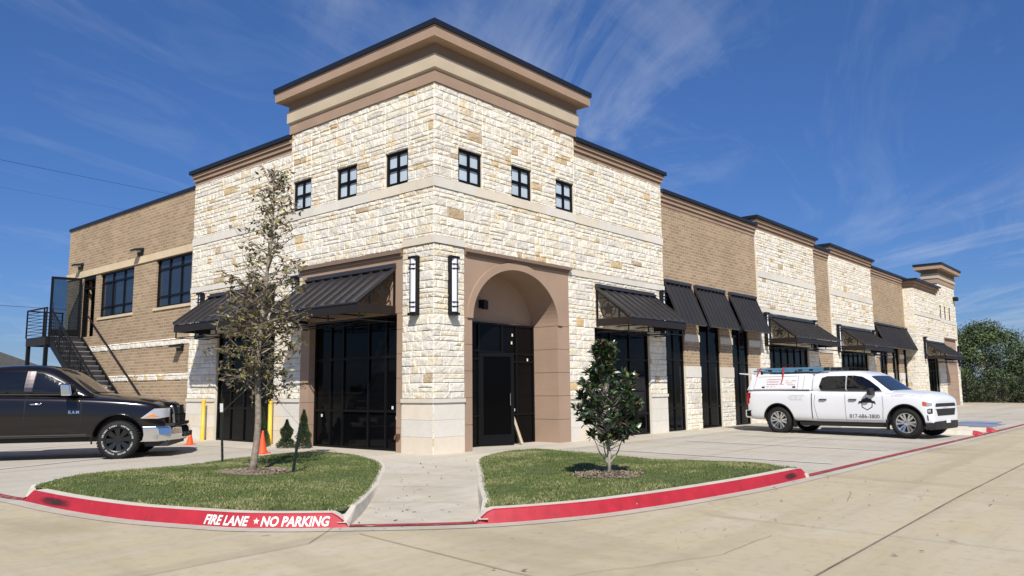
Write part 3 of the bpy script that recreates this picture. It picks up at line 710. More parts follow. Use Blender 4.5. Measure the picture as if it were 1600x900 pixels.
# --- brick and stone bays further along the right face
def brick_panel(face, plane, u0, u1, z0, z1, holes=(), name='brick_wall'):
    mb = MB()
    for a, b, c, d in cells(u0, u1, z0, z1, list(holes)): fbox(mb, face, a, b, plane - TH, plane, c, d)
    return mb.build(name, BRICK, BLD, uv=True)
P = -.05
pil = [(11.33, 12.37), (13.92, 14.90), (16.30, 17.30)]
brick_panel('R', P, 10.0, 17.3, 2.07, 7.22, holes=[(10.10, 11.33, 2.0, 4.50), (12.37, 13.92, 2.0, 4.50), (14.90, 16.30, 2.0, 4.50)])
for a, b in pil:
    stone_panel('R', P, a, b, 0, 2.07, smooth=[(a, b, 1.70, 2.07, .04)])
    sm = MB(); blocks(sm, 'R', P, a, b, 2.88, 3.12, 1.2, 1, .035); sm.build('cut_stone_band', SMOOTH, BLD)
def stone_bay(u0, u1, o0, o1, ztop, belt, plane=.0):
    stone_panel('R', plane, u0, u1, 0, ztop, holes=[(o0, o1, 0, 3.05)], smooth=[(u0, u1, belt, belt + .24, .05), (u0, u1, 4.25, 4.42, .05)])
stone_bay(17.3, 23.5, 18.05, 22.3, 7.50, 5.62)
brick_panel('R', P, 23.5, 25.55, 0, 7.22)
sm = MB(); blocks(sm, 'R', P, 23.5, 25.55, 2.88, 3.12, 1.2, 1, .035); blocks(sm, 'R', P, 23.5, 25.55, 0, 1.9, .9, .4, .035); sm.build('cut_stone_band', SMOOTH, BLD)
stone_bay(25.55, 31.95, 26.45, 30.7, 7.50, 5.62)
ph = [(32.9, 34.3), (35.2, 36.6), (37.5, 38.9)]
brick_panel('R', P, 31.95, 39.9, 2.07, 7.22, holes=[(a, b, 2.0, 4.5) for a, b in ph])
for a, b in [(31.95, 32.9), (34.3, 35.2), (36.6, 37.5), (38.9, 39.9)]:
    stone_panel('R', P, a, b, 0, 2.07, smooth=[(a, b, 1.70, 2.07, .04)])
    sm = MB(); blocks(sm, 'R', P, a, b, 2.88, 3.12, 1.2, 1, .035); sm.build('cut_stone_band', SMOOTH, BLD)
# --- far end tower
E0, E1, EP = 38.35, 49.3, .50
endw = [(44.75, 45.2), (45.95, 46.45), (47.25, 47.75)]
stone_panel('R', EP, E0, 44.6, 0, 7.05, holes=[(40.6, 43.4, 0, 3.05)], smooth=[(E0, 44.6, 5.50, 5.74, .05)])
stone_panel('R', EP, 44.6, E1, 0, 7.95, holes=[(45.2, 48.4, 0, 4.4)] + [(a, b, 5.66, 6.50) for a, b in endw], smooth=[(44.6, E1, 5.40, 5.64, .05)])
bk = MB(); bk.box(E0 + .002, E0 + .3, -EP + .302, .3, 0, 7.05); bk.build('backing_wall', mortar, BLD)
mb = MB()
for i in range(len(ROWS) - 1):
    if ROWS[i] >= 7.0: break
    z0_, z1_ = ROWS[i], min(ROWS[i + 1], 7.05); q = random.Random(i * 17); m_ = q.uniform(-.38, -.12)
    for a, b in ((-EP - .03, m_), (m_, .10)):
        mb.col = stone_col(q); mb.box(E0 - q.uniform(.02, .04), E0 + .001, a + .003, b - .003, z0_ + .003, z1_ - .003)
mb.col = None; mb.build('stone_wall', STONE, BLD)
# --- left brick wing
BP = .05
lw = [(10.95, 13.34), (14.98, 17.75)]; ldoor = (18.15, 19.25)
brick_panel('L', -BP, 10.78, 20.85, 0, 7.74, holes=[(10.95, 13.34, 4.14, 5.76), (14.98, 17.75, 4.12, 5.74), (18.15, 19.25, 3.47, 5.76)])
mb = MB(); mb.box(BP + .30, 18, 20.55, 20.85, 0, 7.74); mb.build('brick_wall', BRICK, BLD, uv=True)
mb = MB(); fbox(mb, 'L', 10.80, 20.88, -BP + .001, -BP + .045, 5.765, 6.00); mb.build('header_band', TANSTONE, BLD)
for a, b, c, d in ((2.87, 3.09, 10.8, 20.86), (1.77, 1.98, 10.8, 20.86)):
    mb = MB(); stones(mb, 'L', -BP, c, d, a, b, 5); mb.build('stone_band', STONE, BLD)
mb = MB(); fbox(mb, 'L', 10.90, 13.40, -BP + .001, -BP + .04, 4.05, 4.138); mb.build('window_sill', TANSTONE, BLD); mb = MB(); fbox(mb, 'L', 14.93, 17.80, -BP + .001, -BP + .04, 4.03, 4.118); mb.build('window_sill', TANSTONE, BLD)

# --- cornices: stacked steps wrapped round each block
def ring_box(mb, x0, x1, y0, y1, o, z0, z1, o2=None, ax=(1, 1, 1, 1)):
    o2 = o if o2 is None else o2; l, r_, f, b = ax     # ax: which sides grow (left, right, front, back)
    A = [(x0 - o * l, y0 - o * f, z0), (x1 + o * r_, y0 - o * f, z0), (x1 + o * r_, y1 + o * b, z0), (x0 - o * l, y1 + o * b, z0)]
    B = [(x0 - o2 * l, y0 - o2 * f, z1), (x1 + o2 * r_, y0 - o2 * f, z1), (x1 + o2 * r_, y1 + o2 * b, z1), (x0 - o2 * l, y1 + o2 * b, z1)]
    mb.hexa(A, B)
def tower_cornice(x0, x1, y0, y1, z, s=1.0, ax=(1, 1, 1, 1)):
    for nm, m_, parts in (('cornice_lower_band', EIFS, [(.065, z, z + .285, None)]), ('cornice_tan_band', EIFS_T, [(.065, z + .285, z + .315, .12), (.12, z + .315, z + .63, None)]),
                          ('cornice_neck', EIFS_D, [(.085, z + .63, z + .895, None)]), ('cornice_fascia', EIFS, [(.355 * s, z + .895, z + 1.15, None)]), ('roof_cap', CAPM, [(.395 * s, z + 1.15, z + 1.275, None)])):  # neck is darkened so its colour carries the overhang's shade
        mb = MB()
        for o, a, b, o2 in parts: ring_box(mb, x0, x1, y0, y1, o, a, b, o2, ax)
        mb.build(nm, m_, BLD)
tower_cornice(-.04, 5.23, -.04, 5.50, 8.28)
def step_cornice(x0, x1, y0, y1, z, top, n=3, ax=(1, 1, 1, 1), so=.045, base=.02):
    mb = MB(); h = (top - .11 - z) / n
    for k in range(n):
        o = base + so * k
        ring_box(mb, x0, x1, y0, y1, o, z + h * k, z + h * (k + 1) - .035, None, ax)
        ring_box(mb, x0, x1, y0, y1, base + so * k - .028, z + h * (k + 1) - .035, z + h * (k + 1), None, ax)
    mb.build('stepped_cornice', EIFS, BLD)
    mb = MB(); ring_box(mb, x0, x1, y0, y1, base + so * n + .02, top - .11, top, None, ax); mb.build('roof_cap', CAPM, BLD)
step_cornice(5.24, 10.0, 0, 5.4, 7.80, 8.27, ax=(0, 1, 1, 0))
step_cornice(0, 5.4, 5.51, 10.78, 7.80, 8.27, ax=(1, 0, 0, 1))
step_cornice(10.0, 17.3, .05, 5, 7.22, 7.72, ax=(0, 0, 1, 0))
step_cornice(17.3, 23.5, -.0, .40, 7.50, 8.02, ax=(1, 1, 1, 1), so=.06)
step_cornice(23.5, 25.55, .05, 5, 7.22, 7.72, ax=(0, 0, 1, 0))
step_cornice(25.55, 31.95, -.0, .40, 7.50, 8.02, ax=(1, 1, 1, 1), so=.06)
step_cornice(31.95, 38.9, .05, 5, 7.22, 7.72, ax=(0, 0, 1, 0))
step_cornice(E0, 44.0, -EP, 1.2, 7.05, 7.60, ax=(1, 0, 1, 1), so=.10)
tower_cornice(44.6, E1, -EP, .30, 7.95, 1.2)
mb = MB(); mb.box(BP - .04, 17.9, 10.9, 20.9, 7.742, 7.85); mb.build('roof_cap', CAPM, BLD)
mb = MB(); mb.box(.4, 49, .45, 18, 6.9, 7.1); mb.box(.4, 17.6, 18.01, 20.5, 6.9, 7.1); mb.build('roof', ROOFM, BLD)
mb = MB(); mb.box(5.0, 5.2, .3, 5.3, 7.0, 8.28); mb.box(.3, 5.2, 5.2, 5.45, 7.0, 8.28); mb.build('parapet_wall', EIFS, BLD)
mb = MB(); mb.box(E1 - .3, E1, -EP + .3, 18, 0, 7.1); mb.box(.4, E1, 17.7, 18, 0, 6.9); mb.build('rear_wall', mortar, BLD)

# --- glazing
def glazed(name, face, plane, u0, u1, z0, z1, vs, hs, fw=.055, glass=GLASS, rec=.05, dep=.07, segs=None):
    fr = MB(); o1 = plane - rec; o0 = o1 - dep
    fbox(fr, face, u0, u0 + fw, o0, o1, z0, z1); fbox(fr, face, u1 - fw, u1, o0, o1, z0, z1)
    fbox(fr, face, u0 + fw, u1 - fw, o0, o1, z0, z0 + fw); fbox(fr, face, u0 + fw, u1 - fw, o0, o1, z1 - fw, z1)
    for v in vs: fbox(fr, face, v - fw / 2, v + fw / 2, o0 + .002, o1 - .002, z0 + fw, z1 - fw)
    ed = [u0 + fw] + sorted(vs) + [u1 - fw]
    for h_ in hs:
        for a, b in zip(ed, ed[1:]):
            fbox(fr, face, a + (fw / 2 if a != ed[0] else 0), b - (fw / 2 if b != ed[-1] else 0), o0 + .004, o1 - .004, h_ - fw / 2, h_ + fw / 2)
    f = fr.build(name, FRAME, BLD)
    gl = MB(); fbox(gl, face, u0 + .01, u1 - .01, o0 + .015, o0 + .03, z0 + .01, z1 - .01); gl.build('glass_pane', glass, f)
    return f
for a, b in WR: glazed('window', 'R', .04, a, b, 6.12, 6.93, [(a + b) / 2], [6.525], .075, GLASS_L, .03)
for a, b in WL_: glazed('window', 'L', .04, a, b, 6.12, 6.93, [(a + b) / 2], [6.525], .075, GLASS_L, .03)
for a, b in endw: glazed('window', 'R', EP, a, b, 5.66, 6.50, [(a + b) / 2], [6.08], .06, GLASS, .03)
for a, b in lw:
    w3 = (b - a) / 3; z0 = 4.14 if a < 12 else 4.12; glazed('window', 'L', -BP, a, b, z0, z0 + 1.62, [a + w3, a + 2 * w3], [z0 + .36, z0 + 1.27], .06, GLASS_B, .07)
glazed('storefront', 'R', 0, 6.10, 9.02, 0, 3.05, [7.0, 8.0], [.62, 2.2], .06, GLASS)
def store(u0, u1, plane, n, top=3.05): glazed('storefront', 'R', plane, u0, u1, 0, top, [u0 + (u1 - u0) * (k + 1) / n for k in range(n - 1)], [.72, 2.25], .055, GLASS)
store(10.10, 11.33, P, 2, 4.5); store(12.37, 13.92, P, 2, 4.5); store(14.90, 16.30, P, 2, 4.5)
store(18.05, 22.3, .0, 6); store(26.45, 30.7, .0, 6)
for a, b in ph: store(a, b, P, 2, 4.5)
store(40.6, 43.4, EP, 4)
glazed('storefront', 'L', 0, 6.12, 9.12, 0, 3.05, [6.95, 7.7, 8.4], [.92, 2.2], .055, GLASS)

# --- brown portals
def portal_left():
    mb = MB()
    nz = 8; z = [0, .55, 1.1, 1.65, 2.2, 2.75, 3.12]
    for a, b in zip(z, z[1:]):
        fbox(mb, 'L', .975, 1.16, -.30, .055, a, b - .010); fbox(mb, 'L', 4.50, 4.875, -.30, .055, a, b - .010)
    fbox(mb, 'L', .985, 1.15, -.30, .045, 0, 3.12); fbox(mb, 'L', 4.51, 4.87, -.30, .045, 0, 3.12)
    fbox(mb, 'L', .975, 4.875, -.30, .055, 3.12, 4.40)
    o = mb.build('stucco_portal', EIFS, BLD)
    mb = MB(); fbox(mb, 'L', .975, 4.93, .05, .10, 4.402, 4.47); fbox(mb, 'L', .975, 4.95, .05, .15, 4.475, 4.56); mb.build('portal_cornice', EIFS_D, BLD)
    glazed('storefront', 'L', 0, 1.16, 4.50, 0, 3.12, [1.75, 2.38, 3.35, 3.85], [.90, 2.15], .06, GLASS, .12)
portal_left()
AX0, AX1, ASP, ARI = 1.14, 4.36, 3.0, 1.27; ACX = (AX0 + AX1) / 2; ARX = (AX1 - AX0) / 2
def arc(off, k, n=40): a = math.pi * k / n; return (ACX - (ARX + off) * math.cos(a), ASP + (ARI + off) * math.sin(a))
def portal_right(U=0.0, plane=.055, depth=.82, obj_glass=True, x0=.88, x1=4.87):
    mb = MB(); z = [0, .60, 1.2, 1.8, 2.4, 3.0]
    for a, b in zip(z, z[1:]):
        fbox(mb, 'R', x0, AX0, -.30, plane, a, b - .011); fbox(mb, 'R', AX1, x1, -.30, plane, a, b - .011)
        fbox(mb, 'R', AX1, AX1 + .22, -depth, -.301, a, b - .011); fbox(mb, 'R', AX0 - .22, AX0, -depth, -.301, a, b - .011)
    fbox(mb, 'R', x0, AX0 - .012, -.29, plane - .012, 0, 3.0); fbox(mb, 'R', AX1 + .012, x1, -.29, plane - .012, 0, 3.0)
    fbox(mb, 'R', AX1 + .012, AX1 + .2, -depth, -.302, 0, 3.0); fbox(mb, 'R', AX0 - .2, AX0 - .012, -depth, -.302, 0, 3.0)
    n = 40; top = 4.44                           # spandrel with the arch cut out, and the vault behind it
    for k in range(n):
        p, q = arc(0, k), arc(0, k + 1)
        mb.quad([FP('R', p[0], plane, p[1]), FP('R', q[0], plane, q[1]), FP('R', q[0], plane, top), FP('R', p[0], plane, top)])
        mb.quad([FP('R', p[0], plane, p[1]), FP('R', q[0], plane, q[1]), FP('R', q[0], -depth, q[1]), FP('R', p[0], -depth, p[1])])
    mb.quad([FP('R', x0, plane, 3.0), FP('R', AX0, plane, 3.0), FP('R', AX0, plane, top), FP('R', x0, plane, top)])
    mb.quad([FP('R', AX1, plane, 3.0), FP('R', x1, plane, 3.0), FP('R', x1, plane, top), FP('R', AX1, plane, top)])
    mb.quad([FP('R', x1, plane, 3.0), FP('R', x1, plane, top), FP('R', x1, -.1, top), FP('R', x1, -.1, 3.0)])
    fbox(mb, 'R', x0, x1, -depth - .1, -depth, 3.03, 4.5)
    mb.build('stucco_portal', EIFS, BLD, fix=False)
    mb = MB()                                    # raised trim round the arch
    for k in range(n):
        a0, a1, b0, b1 = arc(.0, k), arc(.0, k + 1), arc(.175, k), arc(.175, k + 1)
        mb.hexa([FP('R', *t) for t in ((a0[0], plane, a0[1]), (a1[0], plane, a1[1]), (b1[0], plane, b1[1]), (b0[0], plane, b0[1]))], [FP('R', *t) for t in ((a0[0], plane + .04, a0[1]), (a1[0], plane + .04, a1[1]), (b1[0], plane + .04, b1[1]), (b0[0], plane + .04, b0[1]))])
    mb.build('arch_trim', EIFS, BLD)
    mb = MB(); fbox(mb, 'R', x0, x1, -.1, .10, 4.442, 4.50); fbox(mb, 'R', x0, x1 + .05, -.1, .16, 4.502, 4.575); mb.build('portal_cornice', EIFS_D, BLD)
portal_right()
# entrance doors behind the arch
f = MB(); D = -.82
def dbox(a, b, c, d, o0=-.80, o1=-.74): fbox(f, 'R', a, b, o0, o1, c, d)
for x in (1.14, 2.20, 3.06, 3.62, 4.31): dbox(x, x + .05, 0, 3.03)
for a, b, hs in ((1.19, 2.20, (.0, .72, 2.1, 2.30, 2.98)), (2.25, 3.06, (2.28, 2.98)), (3.11, 3.62, (0, .72, 2.05, 2.25, 2.98)), (3.67, 4.31, (0, .72, 2.05, 2.25, 2.98))):
    for h_ in hs: dbox(a, b, h_, h_ + .045, -.798, -.742)
es = f.build('entrance_storefront', FRAME, BLD)
f = MB(); fbox(f, 'R', 1.15, 2.21, -.79, -.775, .01, 3.0); fbox(f, 'R', 2.24, 3.07, -.79, -.775, 2.3, 3.0); fbox(f, 'R', 3.09, 4.33, -.79, -.775, .01, 3.0); f.build('glass_pane', GLASS, es)
f = MB(); f.box(2.2, 3.1, 1.6, 1.62, 0, 2.3); f.build('dark_vestibule', GLASS, es)
def door_leaf(hx, hy, ang, wd, h0, h1, name='door', parent=BLD, glass=GLASS, flip=1):
    dx, dy = math.cos(ang), math.sin(ang); nx, ny = -dy * .022, dx * .022
    def P3(s, t, z): return (hx + dx * s + nx * t, hy + dy * s + ny * t, z)
    def bx(mb, s0, s1, z0, z1, t=1): mb.hexa([P3(s0, -t, z0), P3(s1, -t, z0), P3(s1, t, z0), P3(s0, t, z0)], [P3(s0, -t, z1), P3(s1, -t, z1), P3(s1, t, z1), P3(s0, t, z1)])
    mb = MB(); bx(mb, 0, .09, h0, h1); bx(mb, wd - .09, wd, h0, h1); bx(mb, .09, wd - .09, h0, h0 + .25); bx(mb, .09, wd - .09, h1 - .09, h1)
    d = mb.build(name, FRAME, parent)
    mb = MB(); bx(mb, .08, wd - .08, h0 + .24, h1 - .08, .25); mb.build('glass_pane', glass, d)
    mb = MB(); mb.tube([P3(wd - .13, -1, h0 + .95), P3(wd - .13, -3.2, h0 + .95), P3(wd - .13, -3.2, h0 + 1.25), P3(wd - .13, -1, h0 + 1.25)], .012, 6); mb.build('door_handle', CHROME, d)
    return d
door_leaf(2.26, .76, R(-24), .92, .03, 2.27, glass=mat('black_door_glass', (.002, .002, .0025), .08, spec=.06))
# vault lamp inside the arch
def wall_lamp_small(p, n, name='wall_lamp', s=1.0):   # hooded down-light; n = outward unit (x,y)
    x, y, z = p; t = (-n[1], n[0]); mb = MB()
    def q(a, b, c): return (x + t[0] * a * s + n[0] * b * s, y + t[1] * a * s + n[1] * b * s, z + c * s)
    mb.hexa([q(-.17, 0, -.12), q(.17, 0, -.12), q(.17, .06, -.12), q(-.17, .06, -.12)], [q(-.17, 0, .10), q(.17, 0, .10), q(.17, .10, .10), q(-.17, .10, .10)])
    mb.hexa([q(-.20, .0, .02), q(.20, .0, .02), q(.17, .34, -.01), q(-.17, .34, -.01)], [q(-.18, .0, .12), q(.18, .0, .12), q(.14, .30, .06), q(-.14, .30, .06)])
    o = mb.build(name, BLACK, BLD); mb = MB(); mb.hexa([q(-.13, .07, -.02), q(.13, .07, -.02), q(.11, .28, -.02), q(-.11, .28, -.02)], [q(-.13, .07, .018), q(.13, .07, .018), q(.11, .28, .0), q(-.11, .28, .0)]); mb.build('lamp_lens', LAMPW, o)
for p in ((.05, 19.55, 6.22), (.05, 14.50, 6.18), (.05, 11.42, 2.78)): wall_lamp_small(p, (-1, 0))
mb = MB(); fbox(mb, 'R', 2.30, 2.42, -.82, -.66, 3.38, 3.58); fbox(mb, 'R', 2.28, 2.44, -.70, -.62, 3.34, 3.55); mb.build('wall_lamp', BLACK, BLD)
# tall wall sconces
def sconce(face, u, plane, z0, z1, wdt=.095, dep=.13):
    mb = MB(); p = plane + .05
    fbox(mb, face, u - wdt, u + wdt, p - .03, p, z0 + .02, z1 - .02)
    for s in (-1, 1): fbox(mb, face, u + s * wdt - .010, u + s * wdt + .010, p, p + dep * .72, z0, z1)
    for z in (z0, z1 - .07): fbox(mb, face, u - wdt - .022, u + wdt + .022, p, p + dep + .01, z, z + .055)
    for z in (z0 + .17, z0 + .27, z1 - .31, z1 - .21): fbox(mb, face, u - wdt + .02, u + wdt - .02, p + .05, p + dep + .012, z, z + .025)
    o = mb.build('wall_sconce', BLACK, BLD)
    mb = MB(); mb.tube([FP(face, u, p + .055, z0 + .07), FP(face, u, p + .055, z1 - .07)], wdt * .86, 16); mb.build('lamp_tube', LAMPW, o, smooth=False)
sconce('R', .44, .05, 3.02, 4.35); sconce('L', .49, .05, 3.02, 4.35)
for u in (9.72,): sconce('R', u, .03, 2.98, 4.40, .07, .16)
sconce('L', 9.95, .03, 2.98, 4.35, .07, .16); sconce('L', 5.05, .05, 2.98, 4.35, .07, .14)
for u in (17.68, 22.9, 26.05, 31.5): sconce('R', u, .03, 2.92, 4.25, .075, .15)
sconce('R', 39.9, EP, 2.92, 4.25, .08, .18); sconce('R', 48.9, EP, 2.6, 4.0, .08, .18)
mb = MB(); fbox(mb, 'R', 48.7, 49.15, EP + .04, EP + .3, 7.1, 7.35); mb.build('wall_lamp', BLACK, BLD)

# --- awnings
def star_pts(r, r2): return [((r if k % 2 == 0 else r2) * math.sin(k * math.pi / 5), (r if k % 2 == 0 else r2) * math.cos(k * math.pi / 5)) for k in range(10)]
def canopy(face, u0, u1, plane=0.0, d=1.13, zt=4.16, ze=3.32, zb=3.08, star=True, seam=.40, detail=True):
    p = plane + .05; D = plane + d
    mb = MB(); th = .03
    def S(u, o, z): return FP(face, u, o, z)
    mb.hexa([S(u0, p, zt - th), S(u1, p, zt - th), S(u1, D + .03, ze - th), S(u0, D + .03, ze - th)], [S(u0, p, zt), S(u1, p, zt), S(u1, D + .03, ze), S(u0, D + .03, ze)])
    n = round((u1 - u0) / seam); sl = Vector(S(0, D + .03, ze)) - Vector(S(0, p, zt)); nv = Vector(S(0, zt - ze, 0)) - Vector(S(0, 0, 0)); nv = (nv + Vector((0, 0, D - p))).normalized() * .045
    for k in range(n + 1):
        u = u0 + .015 + (u1 - u0 - .03) * k / n; a = Vector(S(u, p, zt)); b = Vector(S(u, D + .03, ze)); t = Vector(S(.013, 0, 0)) - Vector(S(0, 0, 0))
        mb.hexa([a - t, a + t, b + t, b - t], [a - t + nv, a + t + nv, b + t + nv, b - t + nv])
    c = mb.build('awning', AWN, BLD)
    mb = MB(); fbox(mb, face, u0 - .01, u1 + .01, p - .02, p + .10, zt + .002, zt + .055); fbox(mb, face, u0, u1, p - .02, p + .04, zt + .055, zt + .115); mb.build('ridge_flashing', AWN, c)
    mb = MB(); fbox(mb, face, u0, u1, D - .04, D, zb, ze - .035)
    for u in (u0, u1 - .04): fbox(mb, face, u, u + .04, p, D - .04, zb, ze - .035 if u == u0 else ze - .035)
    mb.build('fascia', AWNF, c)
    mb = MB()
    for u in (u0 + .03, u1 - .03):
        mb.beam(S(u, p + .02, zb), S(u, p + .02, zt - .03), .045); mb.beam(S(u, p + .02, zt - .05), S(u, D - .02, ze - .06), .045)
        v = p + (D - p) * .68; mb.beam(S(u, v, ze - .04), S(u, v, zt - (zt - ze) * .68 - .03), .035)
        if star: mb.beam(S(u, p, zt - .30), S(u, p + .33 * (D - p), zt - .30), .022)
    if detail:
        zr = zb - .16                            # light rail below the fascia
        for k in range(4): u = u0 + .03 + (u1 - u0 - .06) * k / 3; mb.beam(S(u, D - .06, zr), S(u, D - .06, zb + .02), .03); mb.beam(S(u, p, zr), S(u, D - .06, zr), .022); mb.beam(S(u, p, zb + .06), S(u, D - .04, zb + .06), .03)
        mb.beam(S(u0 + .03, D - .06, zr), S(u1 - .03, D - .06, zr), .024); mb.beam(S(u0 + .03, p + .2, zr), S(u1 - .03, p + .2, zr), .024)
        mb.beam(S(u0 + .03, p + .55, zr), S(u1 - .03, p + .55, zr), .018)
    mb.build('awning_frame', BLACK, c)
    mb = MB()
    for u in ((u0 + .03,) if face == 'R' else (u0 + .03, u1 - .03)):
        if not star: break
        cy_, cz = p + (D - p) * .36, ze + .22; r_ = .235
        mb.prism(star_pts(r_ * .93, r_ * .42), lambda a, b, t: S(u + t, cy_ + a, cz + b), -.008, .008)
        for k in range(24):
            a0, a1 = 2 * math.pi * k / 24, 2 * math.pi * (k + 1) / 24
            mb.beam(S(u, cy_ + r_ * math.cos(a0), cz + r_ * math.sin(a0)), S(u, cy_ + r_ * math.cos(a1), cz + r_ * math.sin(a1)), .02)
    if star: mb.build('star_ornament', AWNF, c)
    return c
canopy('R', 6.15, 9.30); canopy('L', 1.21, 4.63, star=True); canopy('L', 6.15, 9.54)
canopy('R', 18.1, 23.0, .0, zt=4.10, ze=3.28, zb=3.04); canopy('R', 26.5, 31.1, .0, zt=4.10, ze=3.28, zb=3.04)
canopy('R', 40.4, 44.9, EP, zt=3.95, ze=3.15, zb=2.92)
def louver(u0, u1, plane=P, zt=4.70, zb=3.37, d=.56):
    p = plane + .03; D = plane + d; mb = MB()
    S = lambda u, o, z: FP('R', u, o, z)
    segs = 2; wd = (u1 - u0) / segs
    for k in range(segs):
        a, b = u0 + wd * k + .012, u0 + wd * (k + 1) - .012
        mb.hexa([S(a, p, zt - .03), S(b, p, zt - .03), S(b, D, zb - .02), S(a, D, zb - .02)], [S(a, p + .01, zt), S(b, p + .01, zt), S(b, D + .03, zb), S(a, D + .03, zb)])
        n = max(2, round(wd / .29))
        for j in range(n + 1):
            u = a + .012 + (b - a - .024) * j / n; mb.hexa([S(u - .012, p + .01, zt), S(u + .012, p + .01, zt), S(u + .012, D + .03, zb), S(u - .012, D + .03, zb)], [S(u - .012, p + .055, zt + .02), S(u + .012, p + .055, zt + .02), S(u + .012, D + .075, zb + .02), S(u - .012, D + .075, zb + .02)])
    c = mb.build('awning', AWN, BLD)
    mb = MB()
    for k in range(segs): fbox(mb, 'R', u0 + wd * k + .012, u0 + wd * (k + 1) - .012, plane, p + .10, zt + .005, zt + .10)
    mb.build('ridge_flashing', AWN, c)
    mb = MB()
    for u in (u0 + .04, u1 - .04): mb.beam(S(u, p, zb + .1), S(u, D - .03, zb + .02), .035); mb.beam(S(u, p, zt - .06), S(u, p, zb + .1), .035)
    mb.build('awning_frame', BLACK, c)
for a, b in ((10.06, 11.78), (12.09, 14.31), (14.73, 17.01)): louver(a, b)
for a, b in ((32.3, 34.75), (34.95, 37.25), (37.45, 38.33)): louver(a, b, zt=4.62)
# far arch portal at the end tower
mb = MB(); X0, X1 = 45.2, 48.4
for k in range(7): fbox(mb, 'R', X0 + .004, X1 - .004, EP - .25, EP + .05, .52 * k, .52 * k + .51)
fbox(mb, 'R', X0 + .004, X1 - .004, EP - .25, EP + .05, 3.64, 4.33); mb.build('stucco_portal', EIFS, BLD)
mb = MB(); fbox(mb, 'R', X0, X1, EP, EP + .16, 4.34, 4.42); mb.build('portal_cornice', EIFS_D, BLD)
mb = MB(); mb.prism([(46.9 + 1.1 * math.cos(math.pi * k / 16), 2.7 + 1.2 * math.sin(math.pi * k / 16)) for k in range(17)], lambda a, b, t: (a, -EP - .05 - t, b), 0, .012); mb.build('arch_shade_plate', EIFS_D, BLD)  # flat plate on the portal face, recess shade put into its darker colour
# stickers on glass, hose bib, switch box
mb = MB()
for q in ((3.45, -.80 + .0, 2.72), (3.42, 0, 2.52), (4.05, 0, 2.1), (3.5, 0, .82)): mb.box(q[0], q[0] + .05, .735, .739, q[2], q[2] + .07)
mb.build('paper_sticker', WHITEP, es)
mb = MB(); fbox(mb, 'L', 1.02, 1.11, .055, .12, .32, .42); mb.tube([FP('L', 1.065, .06, .37), FP('L', 1.065, .17, .37), FP('L', 1.065, .18, .30)], .02, 8); mb.build('hose_tap', mat('weathered_brass', (.18, .11, .07), .5, metal=.6), BLD)
mb = MB()
for q in ((1.45, .95), (1.30, .72), (4.12, .74)): fbox(mb, 'L', q[0], q[0] + .06, -.115, -.111, q[1], q[1] + .07)
mb.build('paper_sticker', WHITEP, BLD)
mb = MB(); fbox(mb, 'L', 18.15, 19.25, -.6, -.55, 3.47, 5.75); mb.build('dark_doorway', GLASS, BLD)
f = MB()
for a, b, c, d in ((18.15, 18.22, 3.47, 5.76), (19.18, 19.25, 3.47, 5.76), (18.22, 19.18, 5.62, 5.76), (18.22, 19.18, 5.28, 5.33)): fbox(f, 'L', a, b, -.2, -.06, c, d)
f.build('door_frame', FRAME, BLD)
mb = MB(); fbox(mb, 'L', 18.24, 18.5, -.30, -.20, 3.5, 5.2); mb.build('white_door_jamb', mat('white_primer', (.7, .7, .7), .6), BLD)
door_leaf(-.02, 19.22, R(166), 1.02, 3.50, 5.72, glass=GLASS_C)

